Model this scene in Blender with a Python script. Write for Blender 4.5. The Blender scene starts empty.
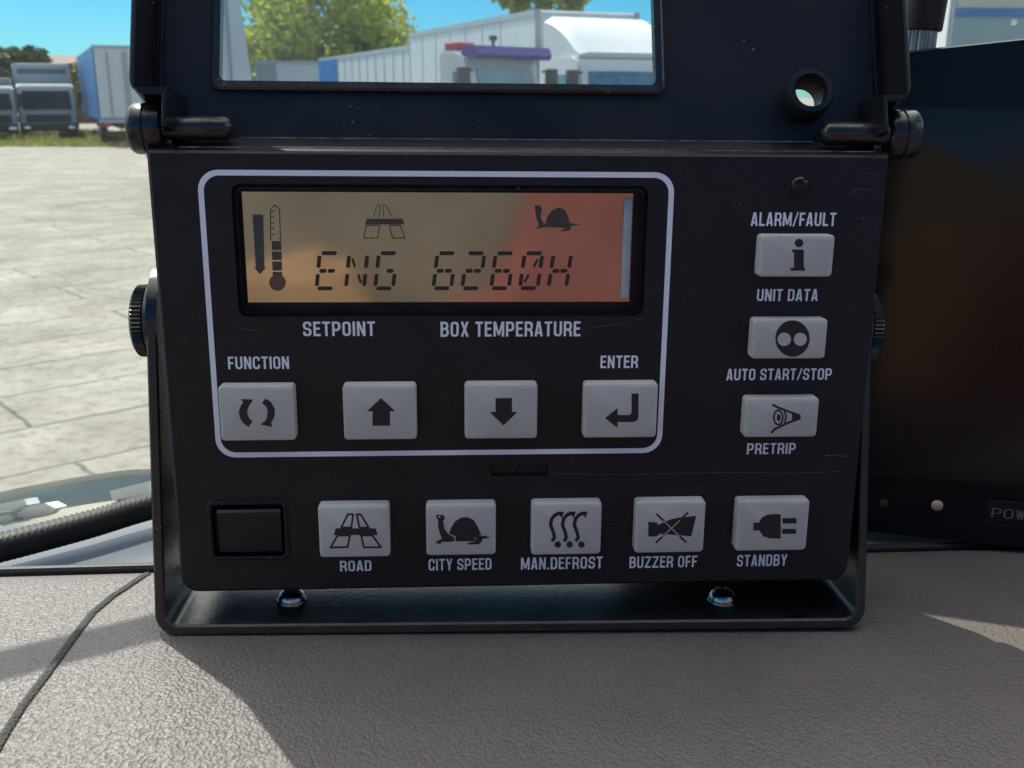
import bpy, bmesh, math, random
from mathutils import Vector, Matrix
random.seed(7)
R = math.radians
S = bpy.context.scene
COL = S.collection

# ------------------------------------------------------------------ camera
CAM = Vector((0, 0, 2.0)); PITCH = R(16); FPX = 1000.0
cd = bpy.data.cameras.new('camera'); cam = bpy.data.objects.new('camera', cd); COL.objects.link(cam)
cam.location = CAM; cam.rotation_euler = (R(90) - PITCH, 0, 0)
cd.sensor_width = 36; cd.lens = FPX * 36 / 1024; cd.clip_start = 0.01; cd.clip_end = 3000
cd.dof.use_dof = True; cd.dof.focus_distance = 0.28; cd.dof.aperture_fstop = 42
S.camera = cam
S.view_settings.view_transform = 'Standard'; S.view_settings.look = 'None'
S.view_settings.exposure = 1.36; S.view_settings.gamma = 1
S.render.resolution_x, S.render.resolution_y = 1024, 768
# ------------------------------------------------------------------ sky and sun
SUN_EL, SUN_AZ = 54, -36          # azimuth from +Y, negative to the left
w = bpy.data.worlds.new('World'); S.world = w; w.use_nodes = True
nt = w.node_tree; bg = nt.nodes['Background']
sky = nt.nodes.new('ShaderNodeTexSky'); sky.sky_type = 'NISHITA'; sky.sun_disc = False
sky.sun_elevation = R(SUN_EL); sky.sun_rotation = R(SUN_AZ); sky.altitude = 50
sky.air_density = 1.0; sky.dust_density = 0.2; sky.ozone_density = 3.0
hs = nt.nodes.new('ShaderNodeHueSaturation'); hs.inputs['Saturation'].default_value = 1.15
tn = nt.nodes.new('ShaderNodeMix'); tn.data_type = 'RGBA'; tn.blend_type = 'MULTIPLY'; tn.inputs[0].default_value = 1; tn.inputs[7].default_value = (.40, .84, 1.12, 1)
nt.links.new(sky.outputs[0], tn.inputs[6]); nt.links.new(tn.outputs[2], hs.inputs['Color'])
# unseen white clouds added higher up as neutral fill light; the strip of sky near the horizon is clear
tcw = nt.nodes.new('ShaderNodeTexCoord'); sx_ = nt.nodes.new('ShaderNodeSeparateXYZ'); nt.links.new(tcw.outputs['Generated'], sx_.inputs[0])
el = nt.nodes.new('ShaderNodeMapRange'); el.interpolation_type = 'SMOOTHSTEP'; el.inputs[1].default_value = .16; el.inputs[2].default_value = .42; nt.links.new(sx_.outputs['Z'], el.inputs[0])
cn = nt.nodes.new('ShaderNodeTexNoise'); cn.inputs['Scale'].default_value = 2.2; cn.inputs['Detail'].default_value = 7; nt.links.new(tcw.outputs['Generated'], cn.inputs['Vector'])
cm = nt.nodes.new('ShaderNodeMapRange'); cm.interpolation_type = 'SMOOTHSTEP'; cm.inputs[1].default_value = .36; cm.inputs[2].default_value = .60; nt.links.new(cn.outputs['Fac'], cm.inputs[0])
cf = nt.nodes.new('ShaderNodeMath'); cf.operation = 'MULTIPLY'; nt.links.new(el.outputs[0], cf.inputs[0]); nt.links.new(cm.outputs[0], cf.inputs[1])
cx_ = nt.nodes.new('ShaderNodeMix'); cx_.data_type = 'RGBA'; bk_ = nt.nodes.new('ShaderNodeMapRange'); bk_.interpolation_type = 'SMOOTHSTEP'; bk_.inputs[1].default_value = -.62; bk_.inputs[2].default_value = .05; nt.links.new(sx_.outputs['Y'], bk_.inputs[0])
cg = nt.nodes.new('ShaderNodeMath'); cg.operation = 'MULTIPLY'; nt.links.new(cf.outputs[0], cg.inputs[0]); nt.links.new(bk_.outputs[0], cg.inputs[1])
nt.links.new(cg.outputs[0], cx_.inputs[0]); nt.links.new(hs.outputs[0], cx_.inputs[6]); cx_.inputs[7].default_value = (31, 29.6, 27.8, 1)
nt.links.new(cx_.outputs[2], bg.inputs[0]); bg.inputs[1].default_value = 0.042; sky.ozone_density = 1.0
sl = bpy.data.lights.new('sun', 'SUN'); sl.energy = 2.15; sl.angle = R(0.5); sl.color = (1, .95, .86)
so = bpy.data.objects.new('sun', sl); COL.objects.link(so)
sd = Vector((math.sin(R(SUN_AZ)) * math.cos(R(SUN_EL)), math.cos(R(SUN_AZ)) * math.cos(R(SUN_EL)), math.sin(R(SUN_EL))))
so.rotation_euler = sd.to_track_quat('Z', 'Y').to_euler(); so.location = (-3, 4, 8)

# ------------------------------------------------------------------ measuring helpers (camera ray -> real planes)
FW = Vector((0, math.cos(PITCH), -math.sin(PITCH))); UP = Vector((0, math.sin(PITCH), math.cos(PITCH))); RT = Vector((1, 0, 0))
def ray(x, y): return RT * ((x - 512) / FPX) - UP * ((y - 384) / FPX) + FW
def hit(x, y, o, n):
    r = ray(x, y); return CAM + r * ((o - CAM).dot(n) / r.dot(n))
def at(x, y, Y): return CAM + ray(x, y) * (Y / ray(x, y).y)
def atz(x, y, z): return CAM + ray(x, y) * ((z - CAM.z) / ray(x, y).z)
# panel frame: u right, v up, w towards the camera
PX = Vector((.998241, .058478, -.009711)).normalized()
PU = Vector((.008307, .024202, .999673)); PU = (PU - PX * PU.dot(PX)).normalized()
PN = PX.cross(PU)
PO = CAM + ray(512, 384) * 0.27
def uv(x, y, wz=0.0):
    p = hit(x, y, PO + PN * wz * .001, PN) - PO
    return p.dot(PX) * 1000, p.dot(PU) * 1000
PM = Matrix((PX, PU, PN)).transposed().to_4x4(); PM.translation = PO

# ------------------------------------------------------------------ materials
def mat(name, col, rough=.5, metal=0, spec=.5, noise=None, bump=None, speck=None, rvar=0, coat=0, ior=None, sheen=0):
    """noise=(scale, other colour, contrast)  bump=(scale, strength, distance)  speck=(scale, colour, threshold)"""
    m = bpy.data.materials.new(name); m.use_nodes = True
    t = m.node_tree; b = t.nodes['Principled BSDF']; N = t.nodes.new; L = t.links.new
    b.inputs['Base Color'].default_value = (*col, 1); b.inputs['Roughness'].default_value = rough
    b.inputs['Metallic'].default_value = metal; b.inputs['Specular IOR Level'].default_value = spec
    if ior: b.inputs['IOR'].default_value = ior
    if coat: b.inputs['Coat Weight'].default_value = coat; b.inputs['Coat Roughness'].default_value = .06
    tc = N('ShaderNodeTexCoord'); co = tc.outputs['Object']
    last = None
    if noise:
        n = N('ShaderNodeTexNoise'); n.inputs['Scale'].default_value = noise[0]; n.inputs['Detail'].default_value = 6; n.inputs['Roughness'].default_value = .62
        L(co, n.inputs['Vector']); r = N('ShaderNodeValToRGB'); k = noise[2] if len(noise) > 2 else .2
        r.color_ramp.elements[0].position = .5 - k; r.color_ramp.elements[1].position = .5 + k
        r.color_ramp.elements[0].color = (*col, 1); r.color_ramp.elements[1].color = (*noise[1], 1)
        L(n.outputs['Fac'], r.inputs[0]); last = r.outputs[0]; L(last, b.inputs['Base Color'])
        if rvar:
            mr = N('ShaderNodeMapRange'); mr.inputs[3].default_value = rough - rvar; mr.inputs[4].default_value = rough + rvar
            L(n.outputs['Fac'], mr.inputs[0]); L(mr.outputs[0], b.inputs['Roughness'])
    if speck:
        n = N('ShaderNodeTexVoronoi'); n.inputs['Scale'].default_value = speck[0]; L(co, n.inputs['Vector'])
        wn = N('ShaderNodeTexNoise'); wn.inputs['Scale'].default_value = speck[0] * .13; L(co, wn.inputs['Vector'])
        ad = N('ShaderNodeMath'); ad.operation = 'MULTIPLY_ADD'; ad.inputs[1].default_value = .9; L(wn.outputs['Fac'], ad.inputs[0]); L(n.outputs['Distance'], ad.inputs[2])
        r = N('ShaderNodeValToRGB'); r.color_ramp.elements[0].position = speck[2]; r.color_ramp.elements[1].position = speck[2] + .05
        r.color_ramp.elements[0].color = (1, 1, 1, 1); r.color_ramp.elements[1].color = (0, 0, 0, 1)
        L(ad.outputs[0], r.inputs[0]); mx = N('ShaderNodeMix'); mx.data_type = 'RGBA'
        L(r.outputs[0], mx.inputs[0]); mx.inputs[7].default_value = (*speck[1], 1)
        if last: L(last, mx.inputs[6])
        else: mx.inputs[6].default_value = (*col, 1)
        last = mx.outputs[2]; L(last, b.inputs['Base Color'])
    if bump:
        n = N('ShaderNodeTexNoise'); n.inputs['Scale'].default_value = bump[0]; n.inputs['Detail'].default_value = 3; L(co, n.inputs['Vector'])
        bp = N('ShaderNodeBump'); bp.inputs['Strength'].default_value = bump[1]; bp.inputs['Distance'].default_value = bump[2]
        L(n.outputs['Fac'], bp.inputs['Height']); L(bp.outputs[0], b.inputs['Normal'])
    return m

def glass(name, tint=(.97, .985, .98), dust=0.0, rough=.02, base=.0):
    m = bpy.data.materials.new(name); m.use_nodes = True; t = m.node_tree; N = t.nodes.new; L = t.links.new
    t.nodes.remove(t.nodes['Principled BSDF']); out = t.nodes['Material Output']
    tr = N('ShaderNodeBsdfTransparent'); tr.inputs[0].default_value = (*tint, 1)
    gl = N('ShaderNodeBsdfGlossy'); gl.inputs['Roughness'].default_value = rough
    fr = N('ShaderNodeFresnel'); fr.inputs[0].default_value = 1.45
    ge = N('ShaderNodeNewGeometry'); fm = N('ShaderNodeMath'); fm.operation = 'SUBTRACT'; fm.use_clamp = True; L(fr.outputs[0], fm.inputs[0]); L(ge.outputs['Backfacing'], fm.inputs[1])
    m1 = N('ShaderNodeMixShader'); L(fm.outputs[0], m1.inputs[0]); L(tr.outputs[0], m1.inputs[1]); L(gl.outputs[0], m1.inputs[2])
    res = m1.outputs[0]
    if dust:
        tc = N('ShaderNodeTexCoord'); n = N('ShaderNodeTexNoise'); n.inputs['Scale'].default_value = 14; n.inputs['Detail'].default_value = 8
        L(tc.outputs['Object'], n.inputs['Vector'])
        mr = N('ShaderNodeMapRange'); mr.inputs[1].default_value = .35; mr.inputs[2].default_value = .75; mr.inputs[3].default_value = base; mr.inputs[4].default_value = dust
        L(n.outputs['Fac'], mr.inputs[0]); df = N('ShaderNodeBsdfTranslucent'); df.inputs[0].default_value = (.8, .8, .76, 1)
        m2 = N('ShaderNodeMixShader'); L(mr.outputs[0], m2.inputs[0]); L(res, m2.inputs[1]); L(df.outputs[0], m2.inputs[2]); res = m2.outputs[0]
    L(res, out.inputs[0]); return m

M = {}
M['plastic'] = mat('black_grained_plastic', (.0075, .0085, .0115), .45, spec=.32, noise=(60, (.013, .0135, .017), .25), bump=(2600, .45, .0002), speck=(900, (.12, .12, .13), .43), rvar=.08)
M['plastic_lid'] = mat('black_smooth_plastic', (.007, .0075, .0095), .38, spec=.32, noise=(40, (.012, .0125, .016), .25), bump=(2000, .2, .0001), speck=(420, (.14, .14, .14), .41), rvar=.1)
M['gloss'] = mat('black_gloss_paint', (.009, .0095, .0105), .28, spec=.55, noise=(80, (.02, .02, .02), .2), bump=(700, .25, .0003), rvar=.12, speck=(500, (.2, .2, .19), .42))
M['recess'] = mat('black_recess', (.006, .006, .007), .6)
M['button'] = mat('grey_silicone', (.45, .44, .41), .55, noise=(45, (.57, .555, .51), .22), bump=(1500, .12, .0002), speck=(600, (.2, .2, .19), .38))
M['ink'] = mat('black_print', (.012, .012, .014), .5)
M['white'] = mat('white_print', (.90, .92, .97), .5, noise=(900, (.78, .80, .86), .3))
M['screw'] = mat('steel_screw', (.62, .6, .58), .22, 1, noise=(300, (.4, .38, .36), .2))
M['rubber'] = mat('black_rubber', (.012, .012, .013), .55, bump=(900, .3, .0003))
M['lamp'] = mat('dark_red_lens', (.012, .006, .008), .18, spec=.35)
M['knurl'] = mat('worn_metal', (.36, .35, .33), .3, 1, noise=(200, (.2, .19, .18), .2))
M['lcdink'] = mat('lcd_segment', (.022, .02, .018), .5)
M['lcdfaint'] = mat('lcd_faint_segment', (.075, .06, .048), .5)
M['lcdbulb'] = mat('lcd_bulb', (.17, .085, .065), .5)
M['lcdpale'] = mat('lcd_pale_segment', (.07, .075, .07), .5)
M['bar'] = mat('lens_reflection', (.50, .57, .58), .4, noise=(90, (.34, .40, .41), .2))
M['pale_patch'] = mat('white_reflection', (.75, .74, .7), .4)
M['ledge'] = mat('grey_ledge', (.10, .12, .14), .35, noise=(50, (.13, .14, .16), .25))

def lcd_mat():
    m = bpy.data.materials.new('lcd_glass'); m.use_nodes = True; t = m.node_tree; N = t.nodes.new; L = t.links.new
    b = t.nodes['Principled BSDF']; b.inputs['Base Color'].default_value = (.112, .083, .058, 1); b.inputs['Roughness'].default_value = .5
    g = N('ShaderNodeBsdfGlossy'); g.inputs['Roughness'].default_value = .075; g.inputs['Color'].default_value = (.9, .88, .8, 1)
    tc = N('ShaderNodeTexCoord'); mp = N('ShaderNodeMapping'); mp.inputs['Scale'].default_value = (900, 60, 60)
    n = N('ShaderNodeTexNoise'); n.inputs['Scale'].default_value = 1; L(tc.outputs['Object'], mp.inputs[0]); L(mp.outputs[0], n.inputs['Vector'])
    bp = N('ShaderNodeBump'); bp.inputs['Strength'].default_value = .015; bp.inputs['Distance'].default_value = .0001
    L(n.outputs['Fac'], bp.inputs['Height']); L(bp.outputs[0], g.inputs['Normal'])
    mx = N('ShaderNodeMixShader'); mx.inputs[0].default_value = .40
    L(b.outputs[0], mx.inputs[1]); L(g.outputs[0], mx.inputs[2]); L(mx.outputs[0], t.nodes['Material Output'].inputs[0]); return m
M['lcd'] = lcd_mat()
M['pane'] = glass('lid_pane', (.93, .965, .985), .014, .01)
M['windscreen'] = glass('windscreen_glass', (.95, .975, .975), .03, .02, .006)

def leather():
    m = bpy.data.materials.new('grained_leather'); m.use_nodes = True; t = m.node_tree; N = t.nodes.new; L = t.links.new
    b = t.nodes['Principled BSDF']; b.inputs['Roughness'].default_value = .5
    tc = N('ShaderNodeTexCoord'); co = tc.outputs['Object']
    n0 = N('ShaderNodeTexNoise'); n0.inputs['Scale'].default_value = 380; n0.inputs['Detail'].default_value = 2; L(co, n0.inputs['Vector'])
    mx = N('ShaderNodeMix'); mx.data_type = 'VECTOR'; mx.inputs[0].default_value = .0016
    va = N('ShaderNodeVectorMath'); va.operation = 'SCALE'; va.inputs['Scale'].default_value = .0016; L(n0.outputs['Color'], va.inputs[0])
    vb = N('ShaderNodeVectorMath'); vb.operation = 'ADD'; L(co, vb.inputs[0]); L(va.outputs[0], vb.inputs[1])
    v1 = N('ShaderNodeTexVoronoi'); v1.feature = 'SMOOTH_F1'; v1.inputs['Scale'].default_value = 980; v1.inputs['Smoothness'].default_value = .35; L(vb.outputs[0], v1.inputs['Vector'])
    v2 = N('ShaderNodeTexVoronoi'); v2.feature = 'SMOOTH_F1'; v2.inputs['Scale'].default_value = 1250; v2.inputs['Smoothness'].default_value = .4; L(vb.outputs[0], v2.inputs['Vector'])
    n3 = N('ShaderNodeTexNoise'); n3.inputs['Scale'].default_value = 160; n3.inputs['Detail'].default_value = 3; L(co, n3.inputs['Vector'])
    q1 = N('ShaderNodeMath'); q1.operation = 'MULTIPLY'; L(v1.outputs['Distance'], q1.inputs[0]); L(v1.outputs['Distance'], q1.inputs[1])
    ma = N('ShaderNodeMath'); ma.operation = 'MULTIPLY_ADD'; ma.inputs[1].default_value = .3; L(v2.outputs['Distance'], ma.inputs[0]); L(q1.outputs[0], ma.inputs[2])
    mb = N('ShaderNodeMath'); mb.operation = 'MULTIPLY_ADD'; mb.inputs[1].default_value = .12; L(n3.outputs['Fac'], mb.inputs[0]); L(ma.outputs[0], mb.inputs[2])
    bp = N('ShaderNodeBump'); bp.invert = True; bp.inputs['Strength'].default_value = .7; bp.inputs['Distance'].default_value = .0005; L(mb.outputs[0], bp.inputs['Height']); L(bp.outputs[0], b.inputs['Normal'])
    n = N('ShaderNodeTexNoise'); n.inputs['Scale'].default_value = 26; n.inputs['Detail'].default_value = 7; L(co, n.inputs['Vector'])
    cr = N('ShaderNodeValToRGB'); cr.color_ramp.elements[0].position = .3; cr.color_ramp.elements[1].position = .7
    cr.color_ramp.elements[0].color = (.138, .117, .105, 1); cr.color_ramp.elements[1].color = (.166, .142, .128, 1); L(n.outputs['Fac'], cr.inputs[0])
    r = N('ShaderNodeMapRange'); r.inputs[1].default_value = .35; r.inputs[2].default_value = .75; r.inputs[3].default_value = 1; r.inputs[4].default_value = .5; L(v1.outputs['Distance'], r.inputs[0])
    mc = N('ShaderNodeMix'); mc.data_type = 'RGBA'; mc.blend_type = 'MULTIPLY'; mc.inputs[0].default_value = .16
    L(cr.outputs[0], mc.inputs[6]); L(r.outputs[0], mc.inputs[7]); L(mc.outputs[2], b.inputs['Base Color'])
    rr = N('ShaderNodeMapRange'); rr.inputs[3].default_value = .42; rr.inputs[4].default_value = .56; L(n.outputs['Fac'], rr.inputs[0]); L(rr.outputs[0], b.inputs['Roughness'])
    return m
M['leather'] = leather()

# ------------------------------------------------------------------ object helpers
def tag(o, label=None, cat=None, group=None, kind=None):
    for k, v in (('label', label), ('category', cat), ('group', group), ('kind', kind)):
        if v: o[k] = v
    return o
def empty(name, label, cat, loc, group=None, rot=None):
    o = bpy.data.objects.new(name, None); COL.objects.link(o); o.location = loc
    if rot: o.rotation_euler = rot
    o.empty_display_size = .05
    return tag(o, label, cat, group)
class MB:
    """collects shapes into one mesh; sc scales them (0.001: millimetres)"""
    def __init__(s, sc=1.0): s.bm = bmesh.new(); s.sc = sc
    def v(s, p): return s.bm.verts.new(Vector(p) * s.sc)
    def face(s, pts):
        try: return s.bm.faces.new([s.v(p) for p in pts])
        except Exception: return None
    def loft(s, loops, cap0=True, cap1=True, close=False):
        L = [[s.v(p) for p in lp] for lp in loops]; n = len(L[0])
        rng = range(len(L) if close else len(L) - 1)
        for i in rng:
            a, b = L[i], L[(i + 1) % len(L)]
            for k in range(n):
                s.bm.faces.new((a[k], a[(k + 1) % n], b[(k + 1) % n], b[k]))
        if cap0 and not close: s.bm.faces.new(list(reversed(L[0])))
        if cap1 and not close: s.bm.faces.new(L[-1])
        return s
    def prism(s, pts, z0, z1):          # outline in xy, extruded in z
        return s.loft([[(x, y, z0) for x, y in pts], [(x, y, z1) for x, y in pts]])
    def box(s, x0, x1, y0, y1, z0, z1, bev=0, seg=2):
        vs = [s.v(p) for p in ((x0, y0, z0), (x1, y0, z0), (x1, y1, z0), (x0, y1, z0), (x0, y0, z1), (x1, y0, z1), (x1, y1, z1), (x0, y1, z1))]
        fs = [s.bm.faces.new([vs[i] for i in q]) for q in ((3, 2, 1, 0), (4, 5, 6, 7), (0, 1, 5, 4), (1, 2, 6, 5), (2, 3, 7, 6), (3, 0, 4, 7))]
        if bev:
            es = {e for f in fs for e in f.edges}
            bmesh.ops.bevel(s.bm, geom=list(es), offset=bev * s.sc, segments=seg, affect='EDGES', profile=.5)
        return s
    def cyl(s, c, ax, r, h, n=32, r2=None, bev=0, rfun=None):
        """cylinder from c along ax (unit) for h"""
        ax = Vector(ax).normalized(); t = Vector((0, 0, 1)) if abs(ax.z) < .9 else Vector((1, 0, 0)); a = ax.cross(t).normalized(); b = ax.cross(a)
        c = Vector(c); r2 = r if r2 is None else r2
        st = [(0, r), (h, r2)] if not bev else [(0, r - bev), (bev * .3, r - bev * .3), (bev, r), (h - bev, r2), (h - bev * .3, r2 - bev * .3), (h, r2 - bev)]
        s.loft([[c + ax * d + (a * math.cos(2 * math.pi * k / n) + b * math.sin(2 * math.pi * k / n)) * (q * (rfun(k) if rfun else 1)) for k in range(n)] for d, q in st]); return s
    def tube(s, pts, r, n=12, closed=False):
        pts = [Vector(p) for p in pts]; loops = []; prev = None
        for i, p in enumerate(pts):
            d = ((pts[(i + 1) % len(pts)] - pts[i - 1]) if closed else (pts[min(i + 1, len(pts) - 1)] - pts[max(i - 1, 0)])).normalized()
            t = prev if prev is not None else (Vector((0, 0, 1)) if abs(d.z) < .9 else Vector((1, 0, 0)))
            a = (t - d * t.dot(d)).normalized(); prev = a; b = d.cross(a)
            rr = r(i) if callable(r) else r
            loops.append([p + (a * math.cos(2 * math.pi * k / n) + b * math.sin(2 * math.pi * k / n)) * rr for k in range(n)])
        s.loft(loops, close=closed); return s
    def ball(s, c, r, sub=3, sq=(1, 1, 1)):
        q = bmesh.ops.create_icosphere(s.bm, subdivisions=sub, radius=r * s.sc)
        for v in q['verts']: v.co = Vector((v.co.x * sq[0], v.co.y * sq[1], v.co.z * sq[2])) + Vector(c) * s.sc
        return s
    def mesh(s, name, m=None, smooth=False, angle=35):
        bmesh.ops.recalc_face_normals(s.bm, faces=s.bm.faces)
        me = bpy.data.meshes.new(name)
        if smooth:
            for f in s.bm.faces: f.smooth = True
            for e in s.bm.edges:
                e.smooth = not (len(e.link_faces) == 2 and e.calc_face_angle(0) > R(angle))
        s.bm.to_mesh(me); s.bm.free()
        if m: me.materials.append(m)
        return me
    def build(s, name, m, parent=None, smooth=True, angle=35, label=None):
        o = bpy.data.objects.new(name, s.mesh(name, m, smooth, angle)); COL.objects.link(o)
        if parent: o.parent = parent
        if label: o['label'] = label
        return o
def rrect(x0, x1, y0, y1, r, seg=6):
    rs = r if isinstance(r, (list, tuple)) else (r, r, r, r)      # bl, br, tr, tl
    out = []
    for (cx, cy, a0, q) in ((x0 + rs[0], y0 + rs[0], 180, rs[0]), (x1 - rs[1], y0 + rs[1], 270, rs[1]), (x1 - rs[2], y1 - rs[2], 0, rs[2]), (x0 + rs[3], y1 - rs[3], 90, rs[3])):
        for k in range(seg + 1):
            a = R(a0 + 90 * k / seg); out.append((cx + q * math.cos(a), cy + q * math.sin(a)))
    return out
def z(pts, w): return [(x, y, w) for x, y in pts]
def boolean(o, cutters):
    """cut the cutter meshes out of o for good"""
    bpy.context.view_layer.update()
    for c in cutters:
        co = bpy.data.objects.new('cutter', c); COL.objects.link(co); co.matrix_world = o.matrix_world
        md = o.modifiers.new('b', 'BOOLEAN'); md.object = co; md.solver = 'EXACT'
        bpy.context.view_layer.update()
        me = bpy.data.meshes.new_from_object(o.evaluated_get(bpy.context.evaluated_depsgraph_get()))
        o.modifiers.clear(); o.data = me; bpy.data.objects.remove(co)
    return o
def rpath(P, r, closed=False, n=5):
    """polyline with rounded corners"""
    out = []; N_ = len(P)
    for i, p in enumerate(P):
        if not closed and i in (0, N_ - 1): out.append(p); continue
        p = Vector((*p, 0)); a, b = Vector((*P[i - 1], 0)), Vector((*P[(i + 1) % N_], 0))
        q = min(r, (a - p).length * .5, (b - p).length * .5)
        A_, B_ = p + (a - p).normalized() * q, p + (b - p).normalized() * q
        for k in range(n + 1):
            t = k / n; v = A_ * (1 - t) ** 2 + p * 2 * t * (1 - t) + B_ * t * t; out.append((v.x, v.y))
    return out
def ribbon(P, t, closed=False):
    """quads of one stroke, mitred, butt ends"""
    N_ = len(P); L_, R_ = [], []
    for i, p in enumerate(P):
        a = P[i - 1] if (closed or i) else p; b = P[(i + 1) % N_] if (closed or i < N_ - 1) else p
        d1 = Vector((p[0] - a[0], p[1] - a[1])); d2 = Vector((b[0] - p[0], b[1] - p[1]))
        d1 = d1.normalized() if d1.length > 1e-6 else d2.normalized(); d2 = d2.normalized() if d2.length > 1e-6 else d1
        n = Vector((-d1.y - d2.y, d1.x + d2.x)); n = n.normalized() if n.length > 1e-6 else Vector((-d1.y, d1.x))
        k = t / 2 / max(.45, n.dot(Vector((-d1.y, d1.x))))
        L_.append((p[0] + n.x * k, p[1] + n.y * k)); R_.append((p[0] - n.x * k, p[1] - n.y * k))
    return [[L_[i], L_[(i + 1) % N_], R_[(i + 1) % N_], R_[i]] for i in range(N_ if closed else N_ - 1)]
def glyph(c, t=.165):
    w_ = {'I': t, '.': t, '/': .36, 'M': .68, 'L': .42, 'E': .44, 'F': .42, 'T': .48}.get(c, .52)
    l, r, b, T, m, h = t / 2, w_ - t / 2, t / 2, 1 - t / 2, w_ / 2, .5; q = .2
    S_ = lambda P, cl=False, k=0: ribbon(rpath(P, k, cl) if k else P, t, cl)
    V_ = lambda P: ribbon(P, t * .98)
    g = {'I': lambda: S_([(l, 0), (l, 1)]), '.': lambda: S_([(l, 0), (l, t)]), '/': lambda: ribbon([(.03, -.03), (.33, 1.03)], t * .75),
         'L': lambda: S_([(l, 1), (l, b), (w_, b)]), 'T': lambda: S_([(0, T), (w_, T)]) + S_([(m, 0), (m, 1 - t)]),
         'E': lambda: S_([(w_, T), (l, T), (l, b), (w_, b)]) + S_([(t, h + .02), (w_ - .04, h + .02)]), 'F': lambda: S_([(w_, T), (l, T), (l, 0)]) + S_([(t, h - .02), (w_ - .04, h - .02)]),
         'O': lambda: S_([(l, b), (r, b), (r, T), (l, T)], True, q), 'U': lambda: S_([(l, 1), (l, b), (r, b), (r, 1)], False, q),
         'C': lambda: S_([(r, .66), (r, T), (l, T), (l, b), (r, b), (r, .34)], False, q), 'G': lambda: S_([(r, .68), (r, T), (l, T), (l, b), (r, b), (r, .5), (m, .5)], False, q * .9),
         'S': lambda: S_([(r, .68), (r, T), (l, T), (l, h + .02), (r, h - .02), (r, b), (l, b), (l, .32)], False, q),
         'D': lambda: S_([(l, b), (r, b), (r, T), (l, T)][0:1] + [(r, b), (r, T), (l, T)], False, q) + S_([(l, 0), (l, 1)]),
         'P': lambda: S_([(l, T), (r, T), (r, .42), (l, .42)], False, q) + S_([(l, 0), (l, 1)]),
         'R': lambda: S_([(l, T), (r, T), (r, .46), (l, .46)], False, q) + S_([(l, 0), (l, 1)]) + V_([(m + .02, .46), (r, .30), (r + .01, 0)]),
         'B': lambda: S_([(l, T), (r - .02, T), (r - .02, h + .02), (l, h + .02)], False, q) + S_([(l, h + .02), (r, h + .02), (r, b), (l, b)], False, q) + S_([(l, 0), (l, 1)]),
         'A': lambda: V_([(.07, 0), (m - .025, 1)]) + V_([(w_ - .07, 0), (m + .025, 1)]) + S_([(.14, .25), (w_ - .14, .25)]),
         'M': lambda: S_([(l, 0), (l, 1)]) + S_([(r, 0), (r, 1)]) + ribbon([(l + .02, 1), (m, .1)], t * .8) + ribbon([(r - .02, 1), (m, .1)], t * .8),
         'N': lambda: S_([(l, 0), (l, 1)]) + S_([(r, 0), (r, 1)]) + ribbon([(l, 1), (r, 0)], t * .95),
         'X': lambda: V_([(.08, 0), (w_ - .08, 1)]) + V_([(.08, 1), (w_ - .08, 0)]), 'Y': lambda: V_([(.07, 1), (m, .42)]) + V_([(w_ - .07, 1), (m, .42)]) + S_([(m, 0), (m, .46)]),
         'Z': lambda: S_([(0, T), (w_, T)]) + S_([(0, b), (w_, b)]) + V_([(.1, t), (w_ - .1, 1 - t)]), 'W': lambda: V_([(.06, 1), (.17, 0)]) + V_([(.17, 0), (m, .9)]) + V_([(m, .9), (w_ - .17, 0)]) + V_([(w_ - .17, 0), (w_ - .06, 1)])}
    return g[c](), w_
def text_mesh(body, x0, x1, y0, y1, w, bold=.165):
    """lettering fitted into the box, in mm, lying at height w"""
    x = 0; polys = []
    for c in body:
        if c == ' ': x += .30; continue
        g, w_ = glyph(c, bold)
        if c == 'W': w_ = .52
        polys += [([(px + x, py) for px, py in p], k) for k, p in enumerate(g)]; x += w_ + .115
    xs = [q[0] for p, _ in polys for q in p]; ax, bx = min(xs), max(xs); mb = MB(.001)
    for p, k in polys: mb.face([(x0 + (px - ax) / (bx - ax) * (x1 - x0), y0 + py * (y1 - y0), w + .0015 * (k % 11)) for px, py in p])
    me = mb.mesh('lettering')
    n = Vector((0, 0, 1))
    for f in me.polygons:
        if f.normal.dot(n) < 0: f.flip()
    return me
def add_mesh(name, me, m, parent, label=None):
    me.materials.clear(); me.materials.append(m)
    o = bpy.data.objects.new(name, me); COL.objects.link(o); o.parent = parent
    if label: o['label'] = label
    return o
def circle(cx, cy, rx, ry=None, n=28): return [(cx + rx * math.cos(2 * math.pi * k / n), cy + (ry or rx) * math.sin(2 * math.pi * k / n)) for k in range(n)]
def strokes(pts, wd, closed=False):
    """quads (with round joints) along a polyline"""
    out = []; P = list(pts) + ([pts[0]] if closed else [])
    for (ax, ay), (bx, by) in zip(P, P[1:]):
        d = math.hypot(bx - ax, by - ay) or 1; nx, ny = -(by - ay) / d * wd / 2, (bx - ax) / d * wd / 2
        out.append([(ax + nx, ay + ny), (bx + nx, by + ny), (bx - nx, by - ny), (ax - nx, ay - ny)])
    for p in (P[1:-1] if not closed else P[:-1]): out.append(circle(p[0], p[1], wd / 2, n=10))
    return out
BASE = Vector((3.2, -74, 0)) * .001          # the unit's base in panel coordinates
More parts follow.
